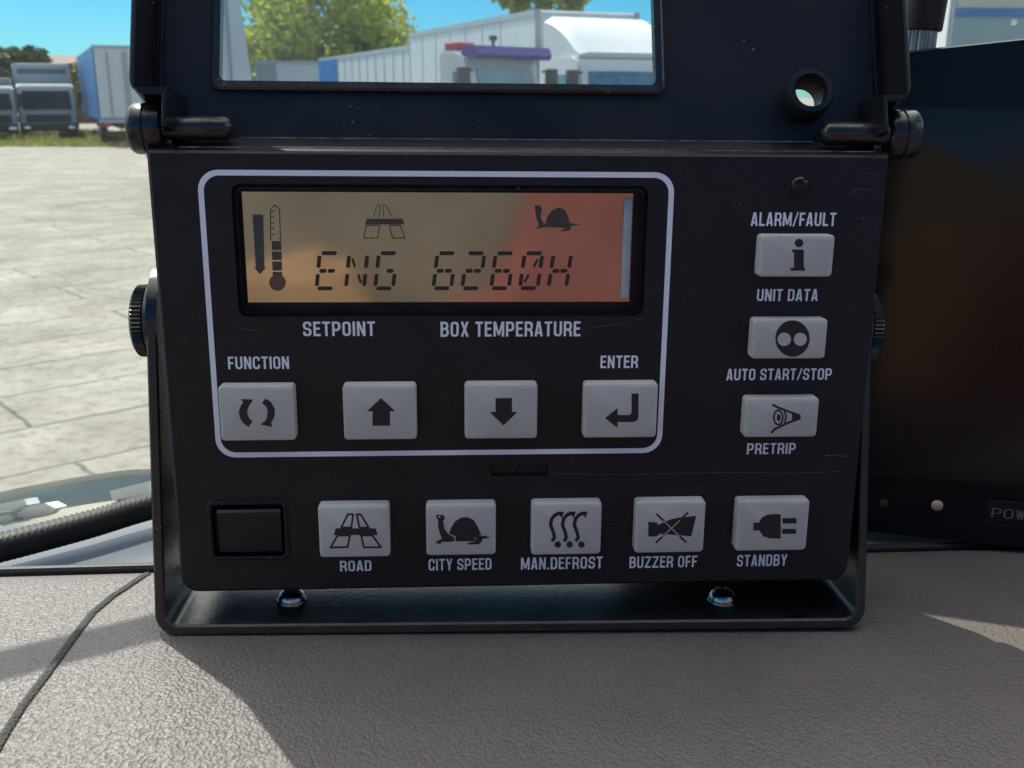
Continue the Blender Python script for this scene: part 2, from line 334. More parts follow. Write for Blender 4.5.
def symbol(name, origin, polys, w, m, parent, sc=4.0):
    """flat print: polygons traced in photo coordinates, laid on the plane at height w of the panel; every second overlapping piece sits a hair higher"""
    b = MB(.001)
    for i, p in enumerate(polys):
        q = [uv(origin[0] + x / sc, origin[1] + y / sc, w) for x, y in p]
        h = w + .03 + .004 * (i % 12)
        b.face([(u, v, h) for u, v in q])
    bmesh.ops.triangulate(b.bm, faces=b.bm.faces)
    me = b.mesh(name, m); return add_mesh(name, me, m, parent)

# ================================================================== THE SETTING (cab and yard)
def ground_mat():
    m = bpy.data.materials.new('pale_concrete'); m.use_nodes = True; t = m.node_tree; N = t.nodes.new; L = t.links.new
    b = t.nodes['Principled BSDF']; b.inputs['Roughness'].default_value = .85
    tc = N('ShaderNodeTexCoord'); mp = N('ShaderNodeMapping'); mp.inputs['Rotation'].default_value = (0, 0, R(-41)); L(tc.outputs['Object'], mp.inputs[0])
    nw = N('ShaderNodeTexNoise'); nw.inputs['Scale'].default_value = 1.6; nw.inputs['Detail'].default_value = 9; nw.inputs['Roughness'].default_value = .6; L(mp.outputs[0], nw.inputs['Vector'])
    sc = N('ShaderNodeVectorMath'); sc.operation = 'SCALE'; sc.inputs['Scale'].default_value = .13; L(nw.outputs['Color'], sc.inputs[0])
    ad = N('ShaderNodeVectorMath'); ad.operation = 'ADD'; L(mp.outputs[0], ad.inputs[0]); L(sc.outputs[0], ad.inputs[1])
    br = N('ShaderNodeTexBrick'); br.inputs['Scale'].default_value = 1; br.inputs['Brick Width'].default_value = 3.4; br.inputs['Row Height'].default_value = .82
    br.inputs['Mortar Size'].default_value = .022; br.inputs['Mortar Smooth'].default_value = .6
    br.inputs['Color1'].default_value = (.28, .265, .223, 1); br.inputs['Color2'].default_value = (.262, .248, .21, 1); br.inputs['Mortar'].default_value = (.10, .095, .075, 1)
    L(ad.outputs[0], br.inputs['Vector'])
    n2 = N('ShaderNodeTexNoise'); n2.inputs['Scale'].default_value = .9; n2.inputs['Detail'].default_value = 9; n2.inputs['Roughness'].default_value = .7; L(tc.outputs['Object'], n2.inputs['Vector'])
    cr = N('ShaderNodeValToRGB'); cr.color_ramp.elements[0].position = .3; cr.color_ramp.elements[1].position = .66
    cr.color_ramp.elements[0].color = (.50, .49, .47, 1); cr.color_ramp.elements[1].color = (1.12, 1.12, 1.09, 1); L(n2.outputs['Fac'], cr.inputs[0])
    mx = N('ShaderNodeMix'); mx.data_type = 'RGBA'; mx.blend_type = 'MULTIPLY'; mx.inputs[0].default_value = 1
    L(br.outputs['Color'], mx.inputs[6]); L(cr.outputs[0], mx.inputs[7])
    n4 = N('ShaderNodeTexNoise'); n4.inputs['Scale'].default_value = 9; n4.inputs['Detail'].default_value = 10; n4.inputs['Roughness'].default_value = .75; L(tc.outputs['Object'], n4.inputs['Vector'])
    c4 = N('ShaderNodeValToRGB'); c4.color_ramp.elements[0].position = .36; c4.color_ramp.elements[1].position = .52; c4.color_ramp.elements[0].color = (.55, .54, .50, 1); c4.color_ramp.elements[1].color = (1, 1, 1, 1); L(n4.outputs['Fac'], c4.inputs[0])
    v5 = N('ShaderNodeTexVoronoi'); v5.feature = 'DISTANCE_TO_EDGE'; v5.inputs['Scale'].default_value = .55; L(ad.outputs[0], v5.inputs['Vector'])
    r5 = N('ShaderNodeMapRange'); r5.inputs[1].default_value = .0; r5.inputs[2].default_value = .02; r5.inputs[3].default_value = .8; r5.inputs[4].default_value = 1; L(v5.outputs['Distance'], r5.inputs[0])
    m5 = N('ShaderNodeMix'); m5.data_type = 'RGBA'; m5.blend_type = 'MULTIPLY'; m5.inputs[0].default_value = 1; L(mx.outputs[2], m5.inputs[6]); L(c4.outputs[0], m5.inputs[7])
    m6 = N('ShaderNodeMix'); m6.data_type = 'RGBA'; m6.blend_type = 'MULTIPLY'; m6.inputs[0].default_value = 1; L(m5.outputs[2], m6.inputs[6]); L(r5.outputs[0], m6.inputs[7]); L(m6.outputs[2], b.inputs['Base Color'])
    return m
gb = MB(); gb.face([(-1500, -60, 0), (1500, -60, 0), (1500, 2500, 0), (-1500, 2500, 0)])
tag(gb.build('ground', ground_mat()), kind='structure')

M['roof_lining'] = mat('blue_grey_lining', (.14, .17, .24), .8, noise=(30, (.12, .145, .20)))
M['tan_trim'] = mat('tan_trim', (.30, .27, .20), .7, noise=(12, (.36, .32, .24)))
c = MB()
c.box(-1.1, 1.3, -1.31, -1.25, 1.0, 2.2)                    # rear wall
c.box(1.24, 1.3, -1.25, .38, 1.0, 2.5)                      # passenger side
c.box(-1.1, -1.04, -1.25, .38, 1.0, 1.7)                    # driver's door below its window
c.box(-1.1, 1.3, -1.25, .4, .96, 1.0)                       # cab floor
tag(c.build('cab_shell', M['roof_lining'], smooth=False), kind='structure')

# unseen seat, jacket and bag, added behind the camera only to supply reflections
M['jacket'] = mat('dark_red_cloth', (.21, .056, .036), .85, noise=(9, (.12, .03, .026), .16))
M['seat'] = mat('brown_cloth', (.175, .152, .105), .85, noise=(5, (.095, .085, .068), .12))
M['bag'] = mat('tan_canvas', (.38, .22, .11), .8, noise=(7, (.22, .14, .075), .15))
st = empty('reflected_seat', 'brown cloth driver seat behind the camera, added for its faint reflection in the display', 'seat', (0, -.75, 1.0))
MB().box(-.62, .42, -.11, .11, .45, 1.12, .06).build('backrest', M['seat'], st)
MB().box(-.55, .42, -.1, .5, .3, .46, .05).build('seat_cushion', M['seat'], st)
jk = MB(); jk.loft([[(x, y, zz) for x, y in rrect(x0, x1, y0, y1, .03, 4)] for (x0, x1, y0, y1, zz) in ((.0, .46, .12, .22, .42), (.01, .46, .12, .22, .815), (.07, .46, .12, .22, .83), (.115, .45, .12, .21, .93), (.14, .40, .06, .18, 1.16))])
tag(jk.build('jacket', M['jacket']), 'dark red work jacket behind the camera, added for its reflection in dark glass', 'jacket').location = (0, -.75, 1.0)
bg_ = MB(); q_ = [(-.34, .45), (-.02, .45), (-.03, .80), (-.09, .885), (-.22, .86), (-.34, .83)]
bg_.loft([[(x, y, zz) for x, zz in q_] for y in (.125, .30)]); bmesh.ops.bevel(bg_.bm, geom=list(bg_.bm.edges), offset=.02, segments=3, affect='EDGES')
tag(bg_.build('bag', M['bag']), 'tan canvas bag behind the camera, added for its reflection in the left of the display', 'bag').location = (0, -.75, 1.0)

# windscreen: one leaning pane between cab and yard
wb = MB(); wb.loft([[(-1.05, y0, z0), (1.25, y0, z0), (1.25, y0 + .006, z0), (-1.05, y0 + .006, z0)] for y0, z0 in ((.415, 1.80), (.33, 2.72))])
tag(wb.build('windscreen', M['windscreen'], smooth=False), 'clear, slightly dusty windscreen behind the open lid, above the dashboard', 'windscreen')

# ------------------------------------------------------------------ dashboard
ZD = 1.8520
def back(x): return .309 + .117 * x                          # its rear edge runs a little askew
def dash_z(x, y):
    zz = ZD - .0006 - .027 * x
    if y < .236: d = (.236 - y); zz -= 2.1 * d * d if d < .12 else 2.1 * .0144 + .504 * (d - .12)
    b = back(x)
    if y > b - .012: zz -= ((y - b + .012) / .012) ** 2 * .003
    return zz
def dash_hit(px, py):
    r = ray(px, py); t = .1
    while t < .6:
        p = CAM + r * t
        if p.z < dash_z(p.x, p.y): break
        t += .0002
    return p
dash = empty('dashboard', 'grey-brown grained dashboard under the black control box', 'dashboard', (0, .25, 1.5))
DI = Matrix.Translation((0, -.25, -1.5))
def dput(o): o.data.transform(DI); return o
g = MB(); nx, ny = 90, 70; V = []
for i in range(nx + 1):
    x = -.75 + 1.6 * i / nx; col = []
    for j in range(ny + 1):
        tt = j / ny; y = .02 + (back(x) - .02) * tt; col.append(g.v((x, y, dash_z(x, y))))
    V.append(col)
for i in range(nx):
    for j in range(ny): g.bm.faces.new((V[i][j], V[i + 1][j], V[i + 1][j + 1], V[i][j + 1]))
bot = [g.v((x, y, 1.5)) for x, y in ((-.75, .02), (.85, .02), (.85, back(.85)), (-.75, back(-.75)))]
g.bm.faces.new(bot)
g.bm.faces.new([V[i][0] for i in range(nx + 1)] + [bot[1], bot[0]]); g.bm.faces.new([V[i][ny] for i in range(nx, -1, -1)] + [bot[3], bot[2]])
dput(g.build('pad', M['leather'], dash, angle=60))
sp = [dash_hit(*q) for q in ((-30, 800), (-8, 758), (5, 735), (22, 708), (46, 676), (72, 640), (92, 614), (112, 597), (126, 588), (138, 580), (149, 574))]
fine = []
for i in range(len(sp) - 1):
    for k in range(6):
        p = sp[i].lerp(sp[i + 1], k / 6); fine.append(Vector((p.x, p.y, dash_z(p.x, p.y) - .0008)))
M['seam'] = mat('dark_seam_leather', (.06, .055, .048), .75, bump=(1300, 1, .0008), noise=(900, (.05, .046, .04), .15))
dput(MB().tube(fine, .00165, 10).build('seam', M['seam'], dash))
gp = [Vector((x, back(x) + .0012, dash_z(x, back(x)) + .0012)) for x in [-.75 + 1.6 * k / 60 for k in range(61)]]
dput(MB().tube(gp, .0017, 10).build('rear_trim', M['rubber'], dash))
lg = MB(); lg.loft([[(-.75, back(-.75) + .0005, 1.845), (.85, back(.85) + .0005, 1.845), (.85, back(.85) + .065, 1.843), (-.75, back(-.75) + .065, 1.843)], [(-.75, back(-.75) + .0005, 1.80), (.85, back(.85) + .0005, 1.80), (.85, back(.85) + .065, 1.80), (-.75, back(-.75) + .065, 1.80)]])
dput(lg.build('defroster_ledge', M['ledge'], dash, smooth=False))

# unseen bar added up left outside the windscreen to shade a band of the dashboard
ma_, mb_ = dash_hit(-40, 676) + sd * .34, dash_hit(176, 622) + sd * .34
bar_ = MB().tube([Vector(p) - ma_ for p in (ma_ + (ma_ - mb_) * 1.2, ma_, mb_)], .0065, 16).build('shade_bar', M['rubber'])
tag(bar_, 'unseen black bar added above the left frame edge to shade the dashboard', 'shade bar'); bar_.location = ma_

# braided hose on the ledge
def catmull(P, n=10):
    out = []
    for i in range(len(P) - 1):
        a, b, c2, d = P[max(i - 1, 0)], P[i], P[i + 1], P[min(i + 2, len(P) - 1)]
        for k in range(n):
            t = k / n; out.append(.5 * ((2 * b) + (c2 - a) * t + (2 * a - 5 * b + 4 * c2 - d) * t * t + (3 * b - a - 3 * c2 + d) * t ** 3))
    return out + [P[-1]]
hp = catmull([atz(x, y, 1.852) for x, y in ((-120, 583), (-40, 558), (30, 540), (90, 524), (140, 509), (200, 494), (300, 478))], 40)
hz = MB(); nseg = 20; loops = []
for i, p in enumerate(hp):
    d = (hp[min(i + 1, len(hp) - 1)] - hp[max(i - 1, 0)]).normalized(); a = (Vector((0, 0, 1)) - d * d.z).normalized(); b = d.cross(a)
    loops.append([p + (a * math.cos(2 * math.pi * k / nseg) + b * math.sin(2 * math.pi * k / nseg)) * (.0046 + (.0006 if (i // 2 + k) % 2 else -.0004)) for k in range(nseg)])
hz.loft(loops)
tag(hz.build('cable_hose', M['rubber'], angle=80), 'black braided hose lying along the windscreen base', 'hose')

# scuttle outside the windscreen; its dark cover and pale patches imitate reflections
sc_ = empty('scuttle_panel', 'glossy dark green scuttle panel below the windscreen with pale patches imitating reflections', 'scuttle panel', at(75, 490, .5))
SI = Matrix.Translation(-sc_.location)
M['scuttle'] = mat('dark_green_paint', (.02, .035, .035),   .2, spec=.3, noise=(30, (.03, .05, .05), .2))
M['cream'] = mat('cream_plastic', (.55, .53, .44), .6, noise=(20, (.45, .43, .36), .2))
def band(rows, name, m):
    b = MB(); L = []
    for y in rows: L.append([b.v(p) for p in y])
    for r0, r1 in zip(L, L[1:]):
        for k in range(len(r0) - 1): b.bm.faces.new((r0[k], r0[k + 1], r1[k + 1], r1[k]))
    bmesh.ops.solidify(b.bm, geom=b.bm.faces[:], thickness=.002)
    o = b.build(name, m, sc_, angle=60); o.data.transform(SI); return o
edge = catmull([Vector((x, y, 0)) for x, y in ((-200, 545), (-60, 505), (0, 492), (55, 481), (110, 472), (150, 469), (260, 468))], 8)
rows = []
for dd, yy in ((0, .53), (2, .50), (6, .482), (14, .465), (26, .448), (40, .435)):
    rows.append([at(p.x, p.y + dd, yy) for p in edge])
band(rows, 'glossy_cover', M['scuttle'])
band([[at(p.x, p.y + d, yy) for p in edge] for d, yy in ((29, .425), (38, .41), (66, .365))], 'cream_ledge', M['cream'])
for pts in (((110, 491), (150, 481), (150, 493), (112, 501)), ((22, 508), (45, 503), (55, 508), (48, 518), (28, 522), (20, 515)), ((-6, 505), (24, 499), (27, 505), (0, 513)), ((-8, 519), (8, 514), (14, 519), (4, 527), (-8, 530))):
    b = MB(); q0 = [at(x, y, .42) for x, y in pts]; b.loft([q0, [p + Vector((0, .012, -.004)) for p in q0]])
    b.build('reflection_patch', M['pale_patch'], sc_).data.transform(SI)
tag(sc_)

# ================================================================== THE CONTROL UNIT
unit = empty('control_unit', 'black refrigeration control box with flipped-up lid, grey buttons and small display', 'control box', (0, 0, 0))
unit.matrix_world = PM @ Matrix.Translation(BASE)
BI = Matrix.Translation(-BASE)
def U(o): o.data.transform(BI); return o
# housing
def hout(ins, top, r=4.5): return rrect(-92.2 + ins, 98.4 - ins, -60 + ins, top, (r, r, .6, .6), 6)
hb = MB(.001)
hb.loft([z(hout(2, 62), -46), z(hout(.3, 63.6), -44), z(hout(0, 63.8), -8), z(hout(0, 63.4), -7), z(hout(0, 61.4), -1.6), z(hout(.35, 60.9), -.6), z(hout(1.1, 60.2), 0)])
house = hb.build('housing', M['plastic'], unit, angle=30)
def cutter(outline, w0, w1, taper=0):
    b = MB(.001); b.loft([z(outline, w0), z(outline, w1)]); return b.mesh('cut')
boolean(house, [cutter(rrect(-71.6, 35.0, 18.6, 52.8, 2.4), -4.0, 5), cutter(rrect(-5.9, 10.2, -26.3, -22.5, 1.2), -1.6, 5), cutter(rrect(-82.6, -62.3, -49.2, -33.1, 1.6), -3.2, 5)])
U(house)
for f in house.data.polygons: f.use_smooth = False
# upper face seam and lower face seam: thin raised lips of the front foil
lip = MB(.001)
lip.tube([(10.5, -25.6, .02), (30, -26.3, .02), (55, -26.0, .02), (80, -26.4, .02), (94, -26.2, .02)], .13, 6)
M['lip'] = mat('scuffed_edge', (.06, .06, .065), .5, noise=(400, (.015, .015, .017), .1))
U(lip.build('foil_edge', M['lip'], house))
ts = MB(.001); ts.tube([(-84, 61.7, -.9), (0, 61.7, -.9), (94, 61.7, -.9)], .16, 6); ts.tube([(-70, 64.0, -7.2), (0, 64.0, -7.2), (80, 64.0, -7.2)], .18, 6)  # pale lines paint the light caught by the top edges
M['lit_edge'] = mat('edge_highlight', (.16, .16, .17), .35, noise=(300, (.02, .02, .022), .12))
U(ts.build('edge_highlight', M['lit_edge'], house))
# fine scratches
M['scratch'] = mat('grey_scratch', (.10, .10, .105), .6, noise=(800, (.02, .02, .022), .15))
for P, r_ in ((((90.5, 56), (93, 56.3), (95.5, 55.4)), .06), (((90, 54.4), (93, 54.2), (95, 53.4)), .06), (((88.5, 50.8), (90, 52.0), (93.5, 52.2), (95, 51.2)), .07), (((8, 13.8), (18, 15.0), (30, 16.6), (35, 18.0)), .045), (((-73, 17.0), (-71, 15.4), (-66, 14.8)), .06), (((34, -28.2), (35.2, -28.4)), .06), (((-20, 3), (-19.6, 4.1)), .05), (((52, -30.2), (53.5, -30.0)), .05), (((-55, -53.5), (-53.8, -53.3)), .05), (((88, -21.5), (91, -21.2), (94.5, -21.8)), .12)):
    U(MB(.001).tube([(*p, .005) for p in P], r_, 4).build('scratch', M['scratch'], house))

# printed outline
fr = MB(.001); A, B = rrect(-79.8, 41.7, -20.0, 56.2, 5.2, 8), rrect(-78.4, 40.3, -18.6, 54.8, 4.0, 8)
fr.loft([z(A, .02), z(A, .07), z(B, .07), z(B, .02)], close=True)
U(fr.build('printed_outline', M['white'], house, smooth=False))
# lettering
for body, x0, x1, y0, y1, bo in (
    ('SETPOINT', 303, 375, 321.5, 336, .152), ('BOX TEMPERATURE', 440.5, 580.5, 321.5, 336.5, .152), ('FUNCTION', 228, 289, 356.5, 369, .152), ('ENTER', 600.5, 638, 355.5, 368, .152),
    ('ALARM/FAULT', 751, 836, 212.5, 226, .152), ('UNIT DATA', 757, 818, 289, 301, .152), ('AUTO START/STOP', 726.5, 831.5, 368.5, 380, .152), ('PRETRIP', 747, 795.5, 443, 454, .152),
    ('ROAD', 340, 371.5, 560.5, 571, .152), ('CITY SPEED', 428.5, 491.5, 558.5, 570, .152), ('MAN.DEFROST', 521, 602.5, 557, 569, .152), ('BUZZER OFF', 629.5, 697, 556, 567.5, .152), ('STANDBY', 737, 787, 554.5, 566, .152)):
    xm, ym = (x0 + x1) / 2, (y0 + y1) / 2
    u0, _ = uv(x0, ym); u1, _ = uv(x1, ym); _, v1 = uv(xm, y0); _, v0 = uv(xm, y1)
    U(add_mesh('lettering', text_mesh(body, u0, u1, v0, v1, .05, bo), M['white'], house, 'white lettering %s' % body))

# display
disp = MB(.001).box(-71.5, 34.9, 18.7, 52.7, -4.6, -3.6).build('display', M['recess'], unit); U(disp)
U(MB(.001).box(-69.6, 31.6, 21.9, 50.6, -3.7, -3.1).build('screen', M['lcd'], disp, smooth=False))
lens = MB(.001); A = rrect(-71.3, 34.6, 18.9, 52.4, 2.2); B = rrect(-70.4, 33.7, 19.8, 51.5, 1.6)
lens.loft([z(A, -1.8), z(A, -1.1), z(B, -.6), z(B, -.75)], close=True)
U(lens.build('lens_rim', M['gloss'], disp))
U(MB(.001).box(29.2, 31.4, 23.0, 49.4, -3.0, -2.4, .25).build('lens_reflection', M['bar'], disp))  # pale strip painted as the bright reflection in the lens side
# 14-segment characters
SEG = {'E': 'tabcmMB', 'N': 'abcdijN'[0:4] + 'XY', 'G': 'tabBdM', '6': 'tabBdmM', '2': 'tcmMbB', '0': 'tabcdBSs', 'H': 'abcdmM'}
SEG['E'] = 'tabmMB'
def seg_polys(ch, u0, v0, W=4.7, H=9.3, sl=.13, t=1.02):
    pts = {'t': ((.45, H), (W - .25, H)), 'B': ((.25, 0), (W - .45, 0)), 'm': ((.3, H / 2), (W / 2 - .12, H / 2)), 'M': ((W / 2 + .12, H / 2), (W - .3, H / 2)),
           'a': ((0, H / 2 + .75), (0, H - .6)), 'b': ((0, .6), (0, H / 2 - .75)), 'c': ((W, H / 2 + .75), (W, H - .6)), 'd': ((W, .6), (W, H / 2 - .75)),
           'X': ((.9, H - 1.4), (W / 2 - .5, H / 2 + .9)), 'Y': ((W / 2 + .5, H / 2 - .9), (W - .9, 1.4)), 'S': ((W - 1.0, H - 1.5), (W / 2 + .5, H / 2 + .9)), 's': ((W / 2 - .5, H / 2 - .9), (1.0, 1.5))}
    out = []
    for k in SEG[ch]:
        (ax, ay), (bx, by) = pts[k]; tt = t * (.62 if k in 'XYSs' else 1)
        d = math.hypot(bx - ax, by - ay); ex, ey = (bx - ax) / d, (by - ay) / d; nx, ny = -ey * tt / 2, ex * tt / 2; c2 = tt * .22
        q = [(ax, ay), (ax + ex * c2 + nx, ay + ey * c2 + ny), (bx - ex * c2 + nx, by - ey * c2 + ny), (bx, by), (bx - ex * c2 - nx, by - ey * c2 - ny), (ax + ex * c2 - nx, ay + ey * c2 - ny)]
        out.append([(u0 + x + sl * y, v0 + y) for x, y in q])
    return out
cu0, cv0 = uv(316.5, 288.5, -3); pit = uv(316.5 + 29.35, 288.5, -3)[0] - cu0
for i, ch in enumerate('ENG 6260H'):
    if ch == ' ': continue
    b = MB(.001); k = i if i < 3 else i
    for p in seg_polys(ch, cu0 + pit * i, cv0): b.face([(x, y, -3.04) for x, y in p])
    U(add_mesh('digit' if ch.isdigit() else 'letter', b.mesh('seg', M['lcdink']), M['lcdink'], disp, 'dark segment character %s' % ch))
O1 = (180, 150); O2 = (430, 150)
U(symbol('road_icon', O1, [[(748, 275), (890, 275), (897, 298), (740, 298)]] + strokes([(745, 302), (800, 302), (790, 352), (735, 352)], 4, 1) + strokes([(838, 302), (882, 302), (900, 352), (850, 352)], 4, 1) + strokes([(772, 270), (790, 220), (800, 220), (797, 270)], 3) + strokes([(815, 270), (812, 220), (822, 220), (850, 270)], 3), -3.08, M['lcdfaint'], disp))
U(symbol('tortoise_icon', O2, [[(458, 302), (470, 265), (490, 240), (515, 230), (540, 240), (552, 265), (560, 292), (600, 298), (565, 304), (560, 322), (520, 326), (540, 312), (470, 308)], [(418, 222), (440, 222), (448, 240), (442, 265), (452, 290), (462, 300), (472, 308), (420, 316), (436, 304), (425, 270)]], -3.08, M['lcdfaint'], disp))
U(symbol('arrow_icon', O1, [[(290, 258), (333, 258), (338, 470), (345, 470), (320, 497), (296, 470), (303, 470)]], -3.08, M['lcdpale'], disp))
U(symbol('thermometer_icon', O1, strokes([(362, 362), (362, 238), (380, 220), (398, 238), (402, 362)], 4) + [[(368, 364), (404, 364), (406, 400), (368, 400)], [(368, 406), (406, 406), (407, 440), (369, 440)], [(369, 446), (407, 446), (408, 482), (370, 482)], [(370, 488), (408, 488), (409, 500), (371, 500)]] + [q for y in (245, 268, 291, 314, 337) for q in strokes([(362, y), (378, y)], 4)], -3.08, M['lcdfaint'], disp))

U(symbol('thermometer_bulb', O1, [circle(390, 530, 32)] + strokes(circle(390, 530, 32, n=20), 3, 1), -3.085, M['lcdbulb'], disp))
# buttons
HB = 4.0
def button(u, v, bw, bh, origin, polys, light=None, label=None):
    b = MB(.001); r = 1.0
    b.loft([z(rrect(u - bw / 2, u + bw / 2, v - bh / 2, v + bh / 2, r), -.5), z(rrect(u - bw / 2, u + bw / 2, v - bh / 2, v + bh / 2, r), HB - .7),
            z(rrect(u - bw / 2 + .2, u + bw / 2 - .2, v - bh / 2 + .2, v + bh / 2 - .2, r), HB - .2), z(rrect(u - bw / 2 + .7, u + bw / 2 - .7, v - bh / 2 + .7, v + bh / 2 - .7, r * .8), HB)])
    o = U(b.build('button', M['button'], unit, angle=25, label=label))
    U(symbol('symbol', origin, polys, HB, M['ink'], o))
    if light: U(symbol('symbol_cutout', origin, light, HB + .05, M['button'], o))
    # dark gap round the button
    return o
def bc(x0, x1, y0, y1):
    u0 = uv(x0, (y0 + y1) / 2, HB if x0 < 455 else 0)[0]; u1 = uv(x1, (y0 + y1) / 2, 0 if x1 < 455 else HB)[0]
    v1 = uv((x0 + x1) / 2, y0, 0)[1]; v0 = uv((x0 + x1) / 2, y1, HB)[1]
    return (u0 + u1) / 2, (v0 + v1) / 2, u1 - u0, v1 - v0
Oa, Ob, Oc, Od, Oe, Of, Og = (200, 320), (430, 320), (700, 160), (700, 320), (160, 480), (400, 480), (610, 480)
larc = [(163, 316), (213, 318), (197, 343), (189, 362), (191, 380), (198, 394), (210, 406), (195, 428), (175, 415), (160, 394), (155, 368), (163, 342), (173, 330)]
rarc = [(262, 314), (284, 328), (298, 352), (300, 378), (293, 398), (285, 408), (289, 428), (242, 418), (262, 402), (269, 385), (270, 362), (264, 346), (248, 332)]
button(*bc(219, 297, 382.5, 441), Oa, [larc, rarc], label='grey button with two circling arrows')
button(*bc(343, 417, 381.5, 440), Oa, [[(724, 312), (782, 365), (760, 365), (760, 423), (690, 423), (690, 365), (667, 365)]], label='grey button with an upward arrow')
button(*bc(464.5, 537.5, 380.5, 439), Ob, [[(262, 312), (328, 312), (328, 368), (350, 368), (294, 422), (238, 368), (262, 368)]], label='grey button with a downward arrow')
button(*bc(582, 657.5, 380, 438), Ob, [[(806, 294), (834, 294), (834, 385), (830, 400), (815, 408), (750, 408), (750, 432), (700, 392), (750, 352), (750, 380), (798, 380), (806, 372)]], label='grey button with a bent enter arrow')
button(*bc(755.5, 834, 233.5, 277), Oc, [circle(396, 332, 17), [(368, 358), (415, 358), (415, 430), (420, 432), (420, 443), (362, 443), (362, 432), (376, 430), (376, 370), (368, 368)]], label='grey button with letter i')
button(*bc(748.5, 827, 316.5, 359), Od, [circle(370, 74, 69, 73)], [circle(337, 77, 27), circle(401, 77, 26)], label='grey button with dark disc')
button(*bc(741, 818.5, 394.5, 437.5), Od, strokes([(290, 338), (312, 350), (350, 364), (398, 382), (398, 394), (350, 412), (300, 436), (284, 452)], 9) + strokes(circle(313, 390, 18, 29, 18), 7, 1) + [circle(315, 390, 8, 14)] + strokes([(338, 362), (344, 388), (338, 414)], 7) + [[(368, 372), (398, 381), (398, 396), (368, 406)]], label='grey button with an eye')
button(*bc(318.5, 390.5, 500.5, 557.5), Oe, strokes([(752, 137), (773, 137), (765, 190), (725, 190)], 7.5, 1) + strokes([(787, 137), (803, 137), (835, 190), (798, 190)], 7.5, 1) + [[(703, 193), (862, 193), (872, 220), (695, 220)]] + strokes([(710, 222), (760, 222), (750, 268), (682, 270)], 7.5, 1) + strokes([(805, 222), (850, 222), (884, 269), (815, 269)], 7.5, 1), label='grey button with a road')
button(*bc(426, 496, 499.5, 555.5), Of, [[(196, 215), (205, 190), (220, 165), (245, 150), (270, 148), (295, 160), (310, 185), (325, 218), (300, 230), (300, 245), (222, 245), (222, 225)],
    [(143, 145), (150, 138), (175, 140), (180, 155), (172, 165), (178, 195), (195, 218), (216, 228), (218, 245), (190, 248), (172, 246), (160, 256), (140, 252), (150, 243), (168, 235), (160, 215), (152, 185), (152, 160)],
    [(306, 224), (330, 222), (362, 228), (345, 234), (330, 236), (328, 245), (318, 256), (300, 258), (268, 258), (275, 250), (300, 246)]], [circle(157, 147, 4)], label='grey button with a tortoise')
dfr = []
for k in range(3):
    o_ = k * 47.5
    dfr += strokes([(608 + o_, 245), (618 + o_, 230), (612 + o_, 205), (602 + o_, 180), (607 + o_, 155), (622 + o_, 138), (640 + o_, 133)], 14) + [[(625 + o_, 126), (656 + o_, 126), (648 + o_, 152)], circle(631 + o_, 258, 13)]
button(*bc(530.5, 601.5, 498, 555), Of, dfr, label='grey button with three wavy arrows')
button(*bc(633, 705, 496.5, 553), Og, [[(153, 167), (190, 170), (190, 180), (240, 158), (275, 150), (345, 143), (325, 226), (290, 222), (200, 215), (185, 226), (153, 226)]] + strokes([(185, 135), (305, 250)], 8) + strokes([(312, 130), (182, 252)], 8), strokes([(212, 161), (280, 226)], 3.2) + strokes([(280, 160), (208, 228)], 3.2), label='grey button with a crossed-out horn')
button(*bc(733, 808.5, 495.5, 551), Og, [[(683, 137), (683, 234), (640, 234), (612, 225), (597, 202), (573, 202), (573, 170), (597, 170), (605, 152), (625, 140), (650, 136)]] + [circle(742, 163, 5, 11)] + [circle(740, 205, 5, 10)] + strokes([(690, 163), (742, 163)], 22) + strokes([(688, 205), (740, 205)], 20), label='grey button with a plug')

# rocker switch
rk = MB(.001); A, B, C_ = rrect(-83.6, -61.4, -50.1, -32.2, 2.0), rrect(-82.9, -62.1, -49.4, -32.9, 1.4), rrect(-82.3, -62.7, -48.9, -33.5, 1.2)
rk.loft([z(A, -.3), z(A, .25), z(B, .6), z(C_, .4), z(C_, -2.9)], cap0=False, cap1=False)
sw = U(rk.build('rocker_switch', M['plastic_lid'], unit, angle=30))
rb = MB(.001)
prof = [(-35.0, .2), (-35.6, .9), (-36.2, 1.1), (-47.0, .35), (-47.6, .1), (-47.9, -.5)]
rb.loft([[(-79.8, v, -3), (-63.6, v, -3), (-63.6, v, w_), (-79.8, v, w_)] if False else [(-81.4, v, -3.0), (-63.3, v, -3.0), (-63.5, v, w_), (-80.6, v, w_)] for v, w_ in prof])
U(rb.build('rocker', M['plastic_lid'], sw, angle=20))
# alarm lamp
lm = MB(.001).cyl((74.6, 52.9, -.3), (0, 0, 1), 3.5, .8, 28, bev=.3).build('lamp_collar', M['plastic_lid'], unit); U(lm)
U(MB(.001).ball((74.6, 52.9, .3), 2.7, 3, (1, 1, .7)).build('alarm_lamp', M['lamp'], lm))

# hinge caps and clamp
for s, u0, u1 in ((-1, -97.2, -88.4), (1, 98.6, 107.2)):
    hc = MB(.001); m_ = (u0 + u1) / 2
    def ring(u, r): return [(u, 66.0 + r * math.cos(a), -7 + r * math.sin(a)) for a in [2 * math.pi * k / 36 for k in range(36)]]
    R0 = 6.4
    hc.loft([ring(u0, R0 - 1.6), ring(u0 + .4, R0 - .6), ring(u0 + 1.5, R0), ring(m_ - .35, R0), ring(m_ - .1, R0 - .35), ring(m_ + .1, R0 - .35), ring(m_ + .35, R0), ring(u1 - .8, R0), ring(u1 - .2, R0 - .4), ring(u1, R0 - 1.0)])
    U(hc.build('hinge_cap', M['gloss'], unit, angle=50))

